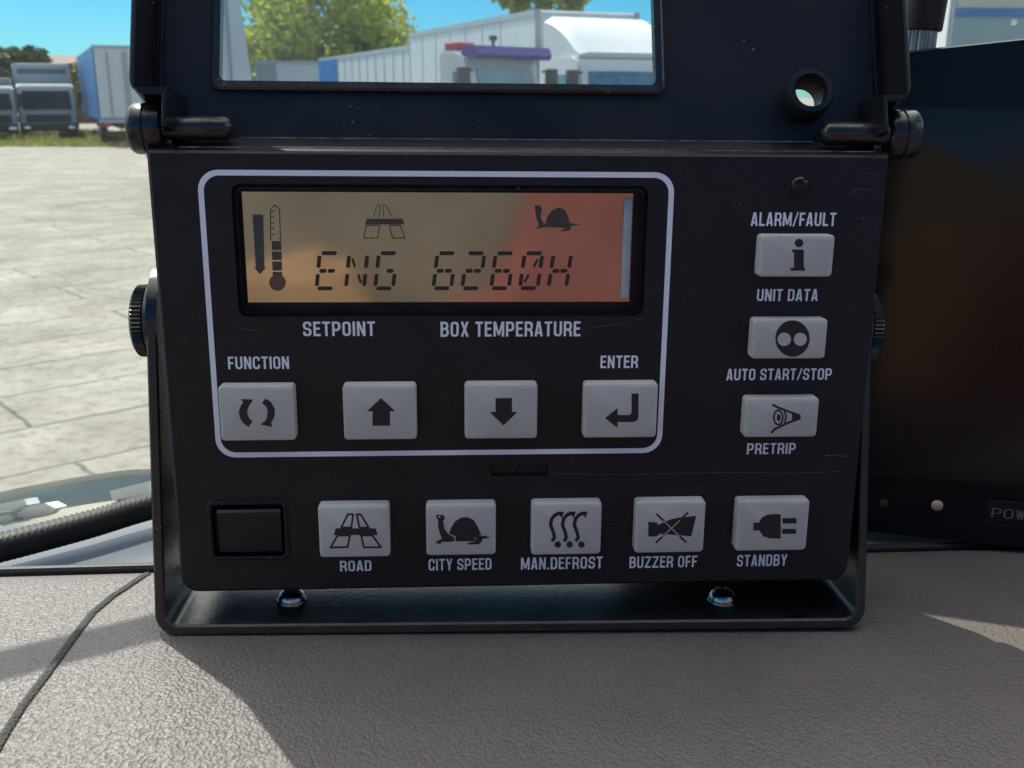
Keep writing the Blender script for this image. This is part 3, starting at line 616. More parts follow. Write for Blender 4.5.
# mounting bracket: a strap bent into a U, two knobs, two screws
def bk(u, v, wz): return (u, v - .012 * u, wz - 16 * max(0, (v + 73)) / 90)
arm = []
uL, uR, vB, vT, th = -100.0, 104.6, -73.6, 11, 3.0
out_ = [(uL, vT)] + [(uL + 6 - 6 * math.cos(R(a)), vB + 6 - 6 * math.sin(R(a))) for a in range(0, 91, 15)] + [(uR - 6 + 6 * math.sin(R(a)), vB + 6 - 6 * math.cos(R(a))) for a in range(0, 91, 15)] + [(uR, vT)]
inn_ = [(uL + th, vT)] + [(uL + th + 3.5 - 3.5 * math.cos(R(a)), vB + th + 3.5 - 3.5 * math.sin(R(a))) for a in range(0, 91, 15)] + [(uR - th - 3.5 + 3.5 * math.sin(R(a)), vB + th + 3.5 - 3.5 * math.cos(R(a))) for a in range(0, 91, 15)] + [(uR - th, vT)]
b = MB(.001); loops = []
for (a, c2) in zip(out_, inn_):
    e = .5
    dx, dy = (c2[0] - a[0]) / th, (c2[1] - a[1]) / th
    q = [(a[0] + dx * e, a[1] + dy * e, 1.0), (c2[0] - dx * e, c2[1] - dy * e, 1.0), (c2[0], c2[1], .5), (c2[0], c2[1], -33), (a[0], a[1], -33), (a[0], a[1], .5)]
    loops.append([bk(*p) for p in q])
b.loft(loops)
brk = U(b.build('mounting_bracket', M['gloss'], unit, angle=30))
for s, ue in ((-1, uL), (1, uR)):
    # rounded upper end of each arm, then the knob
    e = MB(.001); ux = ue if s < 0 else ue - th
    cw = -16 * (83.5) / 90 - 16
    def ring(u, r, n=72, kn=0): return [(u, 10.5 - .012 * u + (r + (kn if k % 2 else 0)) * math.cos(2 * math.pi * k / n), cw + (r + (kn if k % 2 else 0)) * math.sin(2 * math.pi * k / n)) for k in range(n)]
    e.loft([ring(ux + .01, 17), ring(ux + th - .01, 17)]); U(e.build('arm_end', M['gloss'], brk))
    k_ = MB(.001); d = -1 if s < 0 else 1; f0 = ue
    k_.loft([ring(f0, 11.6), ring(f0 + d * 1.0, 11.8), ring(f0 + d * 2.6, 11.2), ring(f0 + d * 3.0, 10.4)])
    k_.loft([ring(f0 + d * 3.0, 9.6, 108, .45), ring(f0 + d * 3.4, 10.1, 108, .5), ring(f0 + d * 6.2, 10.0, 108, .5), ring(f0 + d * 6.9, 9.2, 108, .3), ring(f0 + d * 7.1, 7.5, 108, 0)])
    U(k_.build('clamp_knob', M['gloss'], brk, angle=30))
def plate_hit(px, py): return hit(px, py, PO + (PU * (vB + th) * .001), PU)
for px, py in ((292, 603), (722, 598)):
    p = plate_hit(px, py) - PO; u, wv = p.dot(PX) * 1000, p.dot(PN) * 1000; v = vB + th - .012 * u
    s_ = MB(.001); s_.cyl((u, v - .5, wv), (0, 1, 0), 4.4, 1.2, 28, bev=.3)
    prof = [(4.0, .7), (3.9, 1.6), (3.4, 2.6), (2.4, 3.3), (1.2, 3.6)]
    s_.loft([[(u + r * math.cos(2 * math.pi * k / 28), v + h, wv + r * math.sin(2 * math.pi * k / 28)) for k in range(28)] for r, h in prof])
    scw = U(s_.build('bracket_screw', M['screw'], brk, angle=40))
    cr_ = MB(.001); cr_.box(u - 2.0, u + 2.0, v + 3.1, v + 3.75, wv - .35, wv + .35); cr_.box(u - .35, u + .35, v + 3.12, v + 3.78, wv - 2.0, wv + 2.0); U(cr_.build('cross_recess', M['recess'], scw, smooth=False))

# ------------------------------------------------------------------ lid, flipped up; its own axes in the panel frame (lu up the lid, lw towards the camera)
LA = R(20.6)
LO = Vector((0, 63.0, -8.0))
LM = Matrix(((1, 0, 0), (0, math.cos(LA), math.sin(LA)), (0, -math.sin(LA), math.cos(LA)))).to_4x4(); LM.translation = LO * .001
def lid_px(x, y, wz=0):
    W = PM @ LM; n = (W.to_3x3() @ Vector((0, 0, 1))).normalized(); o = W @ Vector((0, 0, wz * .001))
    p = W.inverted() @ hit(x, y, o, n); return p.x * 1000, p.y * 1000
LT = BI @ LM
def UL(o): o.data.transform(LT); return o
RD = 11.0                                                   # depth of the rim
xl, xr = lid_px(128.5, 60, RD)[0], lid_px(911, 60, RD)[0]
wl, wr, wbm = lid_px(220.5, 60)[0], lid_px(654.5, 60)[0], lid_px(440, 84.5)[1]
nl = lid_px(160.5, 110, RD)[0]; nr = lid_px(889, 110, RD)[0]; nv = lid_px(140, 93, RD)[1]
TOPV, WT = 118, 84
def lidout(i, low):
    q = 4.0; A_ = [R(a) for a in range(0, 91, 18)]
    return [(nl + i, low), (nr - i, low), (nr - i, nv + i)] + [(xr - q + (q - i) * math.sin(a), nv + q - (q - i) * math.cos(a)) for a in A_] + [(xr - i, TOPV - 4), (xr - 4, TOPV - i), (xl + 4, TOPV - i), (xl + i, TOPV - 4)] + [(xl + q - (q - i) * math.cos(a), nv + q - (q - i) * math.sin(a)) for a in A_] + [(nl + i, nv + i)]
lb = MB(.001); lb.loft([z(lidout(.5, .5), -2.4), z(lidout(0, 0), -1.9), z(lidout(0, 0), RD - .7), z(lidout(.35, .35), RD - .15), z(lidout(.7, .7), RD)])
lid = lb.build('lid', M['plastic_lid'], unit, angle=30)
def inner(k): return [(nl + 1.4 + k, -6), (nr - 1.4 - k, -6), (nr - 1.4 - k, nv + 1.6 + k), (xr - 1.5 - k, nv + 1.6 + k), (xr - 1.5 - k, TOPV - 3), (xl + 1.5 + k, TOPV - 3), (xl + 1.5 + k, nv + 1.6 + k), (nl + 1.4 + k, nv + 1.6 + k)]
cb = MB(.001); cb.loft([z(inner(1.9), 0), z(inner(0), RD), z(inner(0), RD + 5)])
bx_, by_ = lid_px(812, 90, 7)
boolean(lid, [cb.mesh('c'), cutter(rrect(wl, wr, wbm, WT, 1.6), -8, 8), cutter(circle(bx_, by_, 4.0, n=32), -8, 8)])
UL(lid)
# ridges beside the rims, gasket, pane
for q0, q1 in ((xr - 5.4, xr - 4.4), (xl + 4.4, xl + 5.4)):
    UL(MB(.001).box(q0, q1, nv + 4.5, TOPV - 6, -.2, 1.2, .3).build('stiffening_ridge', M['plastic_lid'], lid))
gk = MB(.001); A, B = rrect(wl - 2.3, wr + 2.3, wbm - 2.3, WT + 2.3, 2.6), rrect(wl + .05, wr - .05, wbm + .05, WT - .05, 1.6)
gk.loft([z(A, -.2), z(A, .9), z(rrect(wl - 1.7, wr + 1.7, wbm - 1.7, WT + 1.7, 2.2), 1.3), z(B, 1.1), z(B, -2.6), z(A, -2.6)], close=True)
UL(gk.build('window_gasket', M['gloss'], lid, angle=30))
UL(MB(.001).box(wl + .1, wr - .1, wbm + .1, WT - .1, -1.4, .3, .25, 1).build('window_pane', M['pane'], lid, smooth=False))
# latch boss: a short tube round a hole
bo_ = MB(.001)
def ring(r, wz): return [(bx_ + r * math.cos(2 * math.pi * k / 40), by_ + r * math.sin(2 * math.pi * k / 40), wz) for k in range(40)]
bo_.loft([ring(6.6, -.2), ring(6.2, 6.2), ring(5.7, 7.0), ring(4.6, 7.1), ring(4.1, 6.4), ring(4.0, -2.4)], cap0=False, cap1=False)
UL(bo_.build('latch_boss', M['plastic_lid'], lid, angle=40))
# hinge barrels of the lid, lying in front of its lower corners
for u0, u1 in ((-88.2, -71.0), (80.6, 98.4)):
    q = MB(.001); a, c2 = (u0, u1)
    def ring(u, r): return [(u, 66.2 + r * math.cos(2 * math.pi * k / 28), -4.5 + r * math.sin(2 * math.pi * k / 28)) for k in range(28)]
    e0, e1 = (.1, 1.8) if u0 < 0 else (1.8, .1)
    q.loft([ring(u0, 3.0 - e0), ring(u0 + e0 * .5, 3.0 - .3 * e0), ring(u0 + e0, 3.0), ring(u1 - e1, 3.0), ring(u1 - e1 * .5, 3.0 - .3 * e1), ring(u1, 3.0 - e1)])
    U(q.build('hinge_barrel', M['gloss'], lid, angle=50))

# ================================================================== MONITOR at the right
MP, MQ = atz(870, 533, 1.8486), atz(1024, 548, 1.8486)
mx_ = (MQ - MP).normalized(); mz_ = Vector((.0, .03, 1)); mz_ = (mz_ - mx_ * mz_.dot(mx_)).normalized(); my_ = mz_.cross(mx_)
MM = Matrix((mx_, my_, mz_)).transposed().to_4x4(); MM.translation = MP          # local x right, -y towards the viewer, z up
mon = empty('monitor', 'black glossy monitor standing on the dashboard at the right, cut by the frame', 'monitor', (0, 0, 0)); mon.matrix_world = MM
mI = MM.inverted(); mN = MM.to_3x3() @ Vector((0, 1, 0))
def mpx(x, y):
    p = mI @ hit(x, y, MP, mN); return p.x * 1000, p.z * 1000
M['mon'] = mat('black_monitor_case', (.005, .0055, .008), .35, spec=.25, noise=(40, (.008, .0085, .011)), bump=(1500, .2, .0002))
M['monscreen'] = mat('dark_screen', (.008, .006, .008), .2, spec=.38, noise=(14, (.020, .009, .009), .15), rvar=.1)
tl, tr_ = mpx(912, 50)[1], mpx(1024, 38)[1]
bl_, br_ = 0.0, mpx(1024, 547)[1]
def zt(x): return tl + (tr_ - tl) * (x - mpx(912, 50)[0]) / (mpx(1024, 38)[0] - mpx(912, 50)[0])
x0, x1 = mpx(838, 300)[0], 215
cs = MB(.001); fx = [(x0, bl_), (x1, br_ - 2), (x1, zt(x1)), (x0, zt(x0))]
def ins(k): return [(x0 + k, bl_ + k), (x1 - k, br_ - 2 + k), (x1 - k, zt(x1) - k), (x0 + k, zt(x0) - k)]
cs.loft([[(x, y_, zz) for x, zz in ins(k)] for k, y_ in ((3, 38), (0, 34), (0, 1.5), (.5, .4), (1.6, 0))])
case = cs.build('casing', M['mon'], mon, angle=30)
st_ = MB(.001).box(x0 - 75, x0 + 30, 6, 30, 0.3, 147, 3).build('sun_blocker', M['mon'], mon)  # hidden block added behind the control box to keep sun off the dashboard
sb = mpx(950, 482)[1]; stp = mpx(960, 106)[1]
s2 = MB(.001); q = rrect(x0 + 7, x1 - 8, sb, stp, 3); q2 = rrect(x0 + 8, x1 - 9, sb + 1, stp - 1, 3)
s2.loft([[(x, .3, zz) for x, zz in q], [(x, -.5, zz) for x, zz in q], [(x, -.8, zz) for x, zz in q2]])
s2.build('screen', M['monscreen'], mon, angle=20)
lx, lz = mpx(937, 505); M['led'] = mat('pale_pink_lens', (.62, .36, .28), .3)
lc = MB(.001).cyl((lx, .2, lz), (0, -1, 0), 2.6, .7, 24, bev=.2).build('lamp_collar', M['mon'], mon)
MB(.001).ball((lx, -.5, lz), 2.0, 3, (1, .55, 1)).build('indicator_lamp', M['led'], lc)
bx0, bz1 = mpx(984, 498); bx1, bz0 = mpx(1066, 534); ks = MB(.001); q = rrect(bx0, bx1, bz0, bz1, 1.2); q2 = rrect(bx0 + .6, bx1 - .6, bz0 + .6, bz1 - .6, .9)
ks.loft([[(x, .3, zz) for x, zz in q], [(x, -.7, zz) for x, zz in q], [(x, -1.1, zz) for x, zz in q2]])
key = ks.build('power_button', M['mon'], mon, angle=20)
M['greyprint'] = mat('grey_print', (.17, .17, .18), .5, noise=(700, (.12, .12, .13), .1))
a0 = mpx(991.5, 506.5); a1 = mpx(1047, 521); tm = text_mesh('POWER', a0[0], a1[0], a1[1], a0[1], 0, .10)
tm.transform(Matrix.Rotation(R(90), 4, 'X')); tm.transform(Matrix.Translation((0, -.00114, 0)))
add_mesh('lettering', tm, M['greyprint'], key, 'grey lettering POWER')
sq = MB(.001); qx, qz = mpx(884, 503); sq.box(qx - 1.2, qx + 1.2, -.35, .2, qz - 1.2, qz + 1.2, .2); sq.build('red_mark', mat('dull_red', (.10, .02, .016), .5), mon)

# aerial on the monitor's top
ab = at(918, 52, .347); ae = empty('aerial', 'black aerial with knurled metal collar standing behind the monitor', 'aerial', ab - Vector((0, 0, .004)))
b = MB(); b.cyl((0, 0, 0), (.03, .02, 1), .0052, .0105, 64, rfun=lambda k: 1.0 if k % 4 < 2 else .93); b.build('collar', M['knurl'], ae, angle=20)
b = MB(); b.cyl((.0004, 0, .0105), (.06, .02, 1), .0064, .09, 32, r2=.0078, bev=.0006); b.build('sleeve', M['rubber'], ae, angle=40)

# ================================================================== THE YARD
def vm(name, col, rough=.4, **k): return mat(name, col, rough, **k)
M['vwhite'] = vm('white_vehicle_paint', (.66, .67, .66), .35, noise=(1.2, (.56, .57, .56), .25))
M['vgrey'] = vm('pale_grey_paint', (.42, .46, .47), .4, noise=(1.5, (.34, .38, .39), .25))
M['vgreen'] = vm('grey_green_paint', (.30, .34, .33), .45, noise=(1.5, (.22, .25, .25), .25))
M['vblue'] = vm('blue_tarpaulin', (.012, .16, .42), .5, noise=(.8, (.01, .11, .32), .25))
M['vblue2'] = vm('blue_door_paint', (.012, .15, .46), .4, noise=(2, (.01, .11, .36)))
M['dark'] = vm('dark_chassis', (.025, .025, .027), .7, noise=(2, (.05, .047, .042)))
M['vglass'] = vm('vehicle_glass', (.012, .022, .028), .08, spec=.35)
M['bglass'] = vm('blue_vehicle_glass', (.02, .13, .22), .1, spec=.8, noise=(3, (.05, .2, .28), .1))
M['purple'] = vm('purple_visor', (.075, .04, .26), .3)
M['red'] = vm('red_lens', (.42, .045, .05), .3)
M['hub2'] = vm('chrome', (.85, .85, .85), .12, metal=1)
M['hub'] = vm('grey_hub', (.3, .3, .3), .4, metal=.7)
def wheel(parent, x, y, r=.5, w_=.3):
    s = 1 if y > 0 else -1
    o = MB().cyl((x, y, r), (0, -s, 0), r, w_, 28, bev=.06).build('wheel', M['rubber'], parent)
    MB().cyl((x, y + s * .012, r), (0, -s, 0), r * .55, .05, 20, bev=.01).build('rim', M['hub'], o)
def truck(name, label, loc, rot, paint, hc=2.6, W=2.5, Lc=1.9, box=None, boxpaint=None, lift=1.0, visor=None, deflector=False, glassm='vglass', beacon=False, pole=False, group=None):
    t = empty(name, label, 'truck', loc, group, (0, 0, rot)); h = W / 2; P = M[paint]
    pr = [(0, .75), (Lc, .6), (Lc + .06, 1.35), (Lc - .18, hc - .25), (Lc - .3, hc - .06), (Lc - .55, hc), (0, hc)]
    c = MB(); c.loft([[(x * .0 + x, y, zz) for x, zz in pr] for y in (-h, h)]); bmesh.ops.bevel(c.bm, geom=list(c.bm.edges), offset=.05, segments=2, affect='EDGES')
    cab = c.build('cab', P, t, angle=40)
    g0 = MB(); n = Vector((.97, 0, .22)); q = [Vector((Lc + .035, y, zz)) for y, zz in ((-h + .16, 1.42), (h - .16, 1.42))]; tp = [Vector((Lc - .165, y, hc - .33)) for y in (h - .2, -h + .2)]
    g0.loft([[p + n * d for p in (q[0], q[1], tp[0], tp[1])] for d in (-.02, .03)]); g0.build('windscreen', M[glassm], cab, smooth=False)
    for y in (-h, h):
        s = 1 if y > 0 else -1
        g1 = MB(); g1.loft([[(x, y + s * d, zz) for x, zz in ((.45, 1.5), (Lc - .3, 1.5), (Lc - .42, hc - .38), (.45, hc - .38))] for d in (-.02, .02)]); g1.build('side_window', M[glassm], cab, smooth=False)
        MB().box(Lc - .12, Lc + .05, min(y + s * .1, y + s * .34), max(y + s * .1, y + s * .34), hc - .95, hc - .3, .04).box(Lc - .08, Lc - .02, min(y, y + s * .2), max(y, y + s * .2), hc - .38, hc - .34).build('mirror', M['dark'], cab)
    MB().box(Lc - .1, Lc + .14, -h, h, .4, .78, .05).build('bumper', M['dark'] if paint != 'vwhite' else P, t)
    MB().box(Lc + .05, Lc + .085, -h * .8, h * .8, .84, 1.2, .02).build('grille', M['dark'], cab)
    for y in (-h * .8, h * .8): MB().box(Lc + .13, Lc + .16, y - .16, y + .16, .5, .68, .03).build('headlight', M['hub2'], t)
    L = box[0] if box else 3.0
    MB().box(-L, Lc - .3, -.5, .5, .55, .85).build('chassis', M['dark'], t, smooth=False)
    for x in (Lc - .85, -L + 1.3):
        for y in (-h, h): wheel(t, x, y)
    if box:
        MB().box(-L, -.12, -h - .02, h + .02, lift, box[1], .04, 1).build('cargo_box', M[boxpaint or paint], t, angle=20)
        fb = MB(); fr_ = .09
        for x in (-L - .012, -.13): fb.box(x, x + .025, -h - .03, -h + fr_, lift, box[1] + .01); fb.box(x, x + .025, h - fr_, h + .03, lift, box[1] + .01)
        fb.box(-L, -.12, -h - .045, -h - .021, box[1] - .12, box[1] + .005); fb.box(-L, -.12, h + .021, h + .045, box[1] - .12, box[1] + .005); fb.box(-L, -.12, -h - .045, -h - .021, lift, lift + .14)
        for q in range(1, int(L / 1.15)): fb.box(-L + q * 1.15, -L + q * 1.15 + .035, -h - .03, -h - .0205, lift + .15, box[1] - .13)
        fb.build('box_trim', M['vgrey'], t, smooth=False)
    wp = MB()
    for y in (-h * .45, h * .2): wp.tube([(Lc + .07, y, 1.40), (Lc - .02, y + h * .5, 1.72)], .018, 6)
    wp.build('wiper', M['dark'], cab)
    if visor: MB().loft([[(x, y, zz) for x, zz in ((Lc - .3, hc - .10), (Lc + .10, hc - .16), (Lc + .16, hc - .08), (Lc + .08, hc + .07), (Lc - .3, hc + .06))] for y in (-h - .04, h + .04)]).build('sun_visor', M[visor], cab, smooth=False)
    if deflector:
        d = MB(); rows = []
        for k in range(9):
            u = k / 8; x = .25 + (Lc - .55) * u; top = box[1] - .16 - (box[1] - .16 - hc - .04) * (u ** 1.7); yy = h * (1.0 - .06 * u)
            rows.append([(x, -yy, hc - .05), (x, yy, hc - .05), (x, yy, max(top - .12, hc)), (x, yy - .2, max(top, hc + .01)), (x, -yy + .2, max(top, hc + .01)), (x, -yy, max(top - .12, hc))])
        d.loft(rows); d.build('roof_deflector', P, cab, angle=50)
    if beacon: MB().box(.1, .5, -h + .06, -h + .5, hc - .01, hc + .16, .04).build('beacon', M['red'], cab)
    if pole: MB().cyl((.5, .05, hc - .02), (0, 0, 1), .03, .32, 10).box(.45, .55, -.02, .12, hc + .2, hc + .3, .02).build('horn_mast', M['dark'], cab)
    return t
def face(px, Y): p = at(px, 97.3, Y); return Vector((p.x, p.y, 0))

# left background
ta = truck('box_truck', 'pale grey box truck facing the camera, dark visor stripe, left of the lid', face(45, 52), R(-64), 'vgrey', hc=2.62, W=2.5, box=(6, 3.62), boxpaint='vgrey', visor=None, group='trucks parked in the yard')

MB().box(-.125, -.09, -1.1, 1.1, 3.12, 3.36, .02).build('name_board', M['ledge'], ta)
truck('box_truck', 'grey-green truck cut by the left frame edge beside the pale grey truck', face(-16, 50), R(-62), 'vgreen', hc=2.5, W=2.5, box=(6, 2.9), boxpaint='vgreen', group='trucks parked in the yard')
def trailer(name, label, loc, rot, L, W, H, lift, side, rear, cat='trailer', taper=0, stripe=None, band=None, wheels=True):
    """rear face at x=0 looking along -x, body runs to +x"""
    t = empty(name, label, cat, loc, None, (0, 0, rot)); h = W / 2
    b = MB(); b.loft([[(x, -h, lift), (x, h, lift), (x, h - taper, H), (x, -h + taper, H)] for x in (0.03, L)]); b.build('body', M[side], t, smooth=False)
    b = MB(); b.loft([[(x, -h + .06, lift + .05), (x, h - .06, lift + .05), (x, h - taper - .06, H - .06), (x, -h + taper + .06, H - .06)] for x in (0, .028)]); dr = b.build('rear_door', M[rear], t, smooth=False)
    k = MB()
    for y in (-h * .55, -.06, .06, h * .55): k.box(-.04, -.002, y - .02, y + .02, lift + .1, H - .2)
    k.build('lock_bar', M['hub'], dr, smooth=False)
    MB().box(-.015, .05, -h + taper - .03, h - taper + .03, H - .08, H + .05).build('top_rail', M['vgrey'], t, smooth=False)
    MB().box(-.02, .06, -h - .02, h + .02, lift - .16, lift - .002).build('bottom_rail', M['vgrey'], t, smooth=False)
    k = MB(); k.box(.3, L - .3, -.45, .45, lift - .4, lift - .17); k.build('chassis', M['dark'], t, smooth=False)
    k = MB(); k.box(.06, .12, -h * .85, h * .85, .45, .6, .02); k.build('underrun_bar', M['dark'], t)
    for y in (-h * .8, h * .8): MB().box(-.05, .0, y - .18, y + .18, lift - .32, lift - .18, .02).build('tail_lamp', M['red'], t)
    if wheels:
        for x in (1.6, 2.9):
            for y in (-h + .05, h - .05): wheel(t, x, y, .5, .32)
    if stripe:
        k = MB()
        for s in (-1, 1): k.box(.05, L - .02, min(s * h, s * (h + .012)), max(s * h, s * (h + .012)), *stripe)
        k.build('stripe', M['vblue2'], t, smooth=False)
    if band:
        k = MB()
        for s in (-1, 1): k.box(.06, L - .03, min(s * h, s * (h + .010)), max(s * h, s * (h + .010)), *band)
        k.build('roof_band', M['cream'], t, smooth=False)
        for x, zz in ((1.2, 2.86), (.85, 2.93), (1.55, 2.79), (1.95, 2.95), (2.3, 2.84)):
            MB().ball((x, -h - .01, zz), .045, 2, (1, .5, 1)).build('glint_stud', M['hub2'], t)  # chrome studs added to imitate bright glints
    return t
p0 = face(97, 44); p1 = face(79, 58); dd = (p1 - p0).normalized(); rt = math.atan2(dd.y, dd.x); nrm = Vector((dd.y, -dd.x, 0))
trailer('curtain_trailer', 'semi-trailer with bright blue curtain side and white rear, left of the lid', p0 + nrm * 1.25, rt, 13.5, 2.5, 4.05, 1.1, 'vblue', 'vwhite')
p0 = at(201, 97.3, 19); trailer('white_trailer', 'tall white trailer rear partly behind the left border of the lid window', (p0.x, p0.y, 0), R(107), 9, 2.05, 4.5, 1.1, 'vwhite', 'vwhite', taper=.28)
# rust-coloured building
M['rust'] = vm('rusty_brown_wall', (.24, .11, .055), .8, noise=(.6, (.15, .075, .045)))
M['roofm'] = vm('weathered_roof', (.20, .13, .09), .8, noise=(.5, (.13, .09, .07)))
bl = empty('shed', 'long rusty brown shed behind the parked trucks at the left', 'shed', face(62, 84))
MB().box(-6, 4, 0, 9, 0, 4.6).build('wall', M['rust'], bl, smooth=False)
MB().loft([[(x, y, zz) for y, zz in ((-.3, 4.602), (9.3, 4.602), (4.5, 5.4))] for x in (-6.3, 4.3)]).build('roof', M['roofm'], bl, smooth=False)
for x in (-4.5, -1.5, 1.5): MB().box(x, x + 1.4, -.04, .02, 1.8, 3.2).build('window', M['vglass'], bl, smooth=False)

# row of white boxes seen through the lid window
def wbox(px0, px1, Y0, Y1, top, label, doorcol=None, group='white trailers in the row'):
    a, b = face(px0, Y0), face(px1, Y1); d = (b - a); L = d.length; H = 2 + (97.3 - top) / 1000 * Y0 * 1.02
    t = empty('white_trailer', label, 'trailer', a, group, (0, 0, math.atan2(d.y, d.x)))
    MB().box(0, L, .0, 2.5, 1.0, H, .03, 1).build('body', M['vwhite'], t, angle=20)
    k = MB(); k.box(0, L, -.03, -.002, H - .14, H + .02); k.box(0, L, -.03, -.002, 1.0, 1.14)
    for q in range(1, int(L / 1.2)): k.box(q * 1.2 + 2.4, q * 1.2 + 2.44, -.02, -.002, 1.15, H - .15) if q * 1.2 + 2.5 < L else None
    k.build('trim', M['vgrey'], t, smooth=False)
    if doorcol: MB().box(.05, doorcol[1], -.05, -.002, 1.2, H - .1).build('door', M[doorcol[0]], t, smooth=False)
    MB().box(.3, L - .3, .7, 1.8, .6, .998).build('chassis', M['dark'], t, smooth=False)
    for x in (.9, L - .9):
        wheel(t, x, 2.45); wheel(t, x, .05)
wbox(257, 321, 55, 55, 65, 'low white trailer with grey-blue end in the row under the tree', ('vgreen', 1.1))
wbox(321, 422, 50, 36, 63, 'long white trailer with bright blue door panel beside the big box truck', ('vblue2', 3.4))

# big white box truck and old purple-visored cab
a = face(536, 22.5); fwd = Vector((3.4, -8, 0)).normalized()
tk = truck('box_truck', 'big white box truck with curved roof deflector in the lid window', (0, 0, 0), 0, 'vwhite', hc=2.82, W=2.45, Lc=2.1, box=(9.0, 3.78), deflector=True, glassm='bglass', group='trucks parked in the yard')
rz = math.atan2(fwd.y, fwd.x); tk.rotation_euler = (0, 0, rz)
loc = a - (Matrix.Rotation(rz, 3, 'Z') @ Vector((-.12, -1.225, 0)))
tk.location = loc
a = face(474, 19.2); rz = R(-48)
tk = truck('old_truck', 'small white truck cab with purple sun visor, red beacon and dark horn mast', (a.x, a.y, 0), 0, 'vwhite', hc=2.84, W=1.8, Lc=1.05, visor='purple', glassm='bglass', beacon=True, pole=True, group='trucks parked in the yard')
tk.rotation_euler = (0, 0, rz); tk.location = a - (Matrix.Rotation(rz, 3, 'Z') @ Vector((1.05, -.9, 0)))

# white and blue trailer beyond the monitor
p0 = face(900, 15)
M['teal'] = vm('grey_teal_paint', (.30, .40, .41), .3, noise=(2.5, (.20, .29, .31), .25))
trailer('striped_trailer', 'white trailer with blue stripe above the monitor at the right', (p0.x, p0.y, 0), R(4), 11, 2.5, 4.4, 1.2, 'teal', 'vwhite', stripe=(3.0, 3.1), band=(3.12, 4.38))

# trees
def leaf_mat(name, a, b, tr=.35):
    m = bpy.data.materials.new(name); m.use_nodes = True; t = m.node_tree; N = t.nodes.new; L = t.links.new
    p = t.nodes['Principled BSDF']; p.inputs['Roughness'].default_value = .55
    g = N('ShaderNodeNewGeometry'); r = N('ShaderNodeValToRGB'); r.color_ramp.elements[0].color = (*a, 1); r.color_ramp.elements[1].color = (*b, 1)
    L(g.outputs['Random Per Island'], r.inputs[0]); L(r.outputs[0], p.inputs['Base Color'])
    d = N('ShaderNodeBsdfTranslucent'); L(r.outputs[0], d.inputs[0]); mx = N('ShaderNodeMixShader'); mx.inputs[0].default_value = tr
    L(p.outputs[0], mx.inputs[1]); L(d.outputs[0], mx.inputs[2]); L(mx.outputs[0], t.nodes['Material Output'].inputs[0]); return m
M['leafy'] = leaf_mat('yellow_green_leaves', (.20, .27, .03), (.52, .54, .06), .55)
M['leafd'] = leaf_mat('dark_green_leaves', (.03, .06, .015), (.09, .13, .035))
M['bark'] = vm('bark', (.10, .075, .05), .9, noise=(3, (.06, .045, .03)))
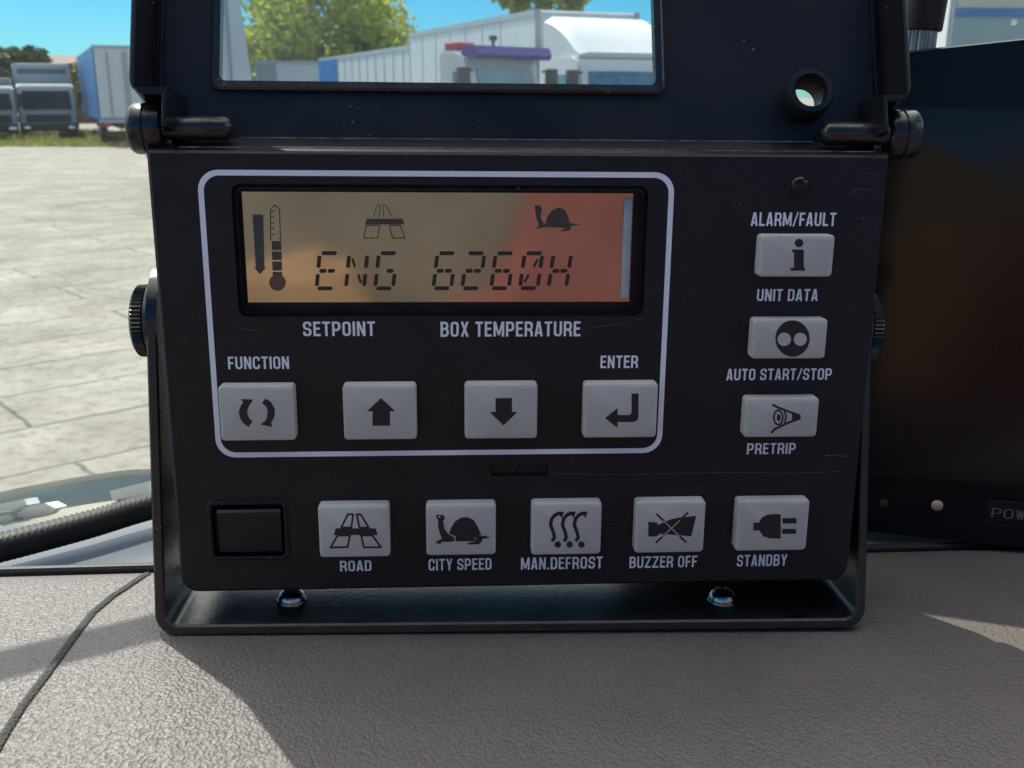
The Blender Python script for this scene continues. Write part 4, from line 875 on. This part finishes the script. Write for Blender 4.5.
def tree(label, loc, H, rad, crown_h, leaves, lm, size, seed, group='trees behind the yard'):
    rnd = random.Random(seed); t = empty('tree', label, 'tree', loc, group)
    tr = MB(); cz = H - crown_h * .5
    tr.tube([(0, 0, -.1), (.1, 0, H * .2), (-.1, .1, H * .45), (.1, 0, H * .8)], lambda i: (.35, .28, .2, .08)[i] * H / 11, 10)
    cl = []
    for i in range(34):
        a = rnd.uniform(0, 6.28); e = rnd.uniform(-.85, 1); q = rnd.uniform(.35, 1) ** .6; s = math.sqrt(max(0, 1 - e * e * .8))
        cl.append((Vector((math.cos(a) * s * rad * q, math.sin(a) * s * rad * q, cz + e * crown_h * .5 * q)), rnd.uniform(.22, .42) * rad))
    for c2, r2 in cl[:7]:
        st_ = Vector((0, 0, H * rnd.uniform(.25, .5))); tr.tube([st_, st_.lerp(c2, .5) + Vector((0, 0, -.3)), c2], lambda i: (.13, .08, .03)[i] * H / 11, 6)
    tr.build('trunk', M['bark'], t)
    b = MB()
    for i in range(leaves):
        c2, r2 = rnd.choice(cl); d = Vector((rnd.gauss(0, 1), rnd.gauss(0, 1), rnd.gauss(0, 1))).normalized() * r2 * rnd.uniform(.35, 1.1) ** .7
        p = c2 + d; n = (d.normalized() + Vector((rnd.gauss(0, .6), rnd.gauss(0, .6), rnd.gauss(0, .6)))).normalized(); u_ = n.orthogonal().normalized(); u_ = (Matrix.Rotation(rnd.uniform(0, 6.28), 3, n) @ u_); v_ = n.cross(u_); s = size * rnd.uniform(.6, 1.3)
        b.face([p - u_ * s, p + v_ * s * .5, p + u_ * s, p - v_ * s * .5])
    b.build('crown', lm, t, smooth=False)
tree('broad yellow-green tree filling the left half of the lid window', face(298, 62), 11.2, 5.6, 9.8, 20000, M['leafy'], .25, 4)
tree('second yellow-green tree rising over the big white box truck', face(536, 48), 8.4, 2.2, 6.0, 6000, M['leafy'], .2, 5)
tree('dark green tree behind the pale grey truck at the left', face(27, 76), 5.9, 1.75, 5.0, 6000, M['leafd'], .25, 8)
tree('small dark green tree at the left frame edge behind the trucks', face(-2, 78), 5.2, 2.0, 4.6, 6000, M['leafd'], .25, 9)
tree('low yellowish bush between the pale grey truck and the blue trailer', face(73, 60), 3.6, 1.3, 3.0, 2500, leaf_mat('dry_leaves', (.12, .14, .03), (.24, .2, .05)), .16, 11, None)

# weedy verge in front of the trucks
M['grass'] = leaf_mat('weeds', (.16, .22, .04), (.46, .42, .13), .3)
vb = MB(); rnd = random.Random(21)
for i in range(9000):
    Y = rnd.uniform(43, 60); px = rnd.uniform(-40, 128); p = face(px, Y); h_ = rnd.uniform(.06, .30) * (1.5 if math.sin(p.x * 1.3) + math.sin(p.x * .43 + Y) > .6 else .7); a = rnd.uniform(0, 3.14); wd = rnd.uniform(.04, .10)
    dx, dy = math.cos(a) * wd, math.sin(a) * wd; l = rnd.uniform(-.12, .12)
    vb.face([(p.x - dx, p.y - dy, -.01), (p.x + dx, p.y + dy, -.01), (p.x + l, p.y + l * .4, h_)])
o = vb.build('grass', M['grass'], smooth=False); tag(o, kind='stuff')
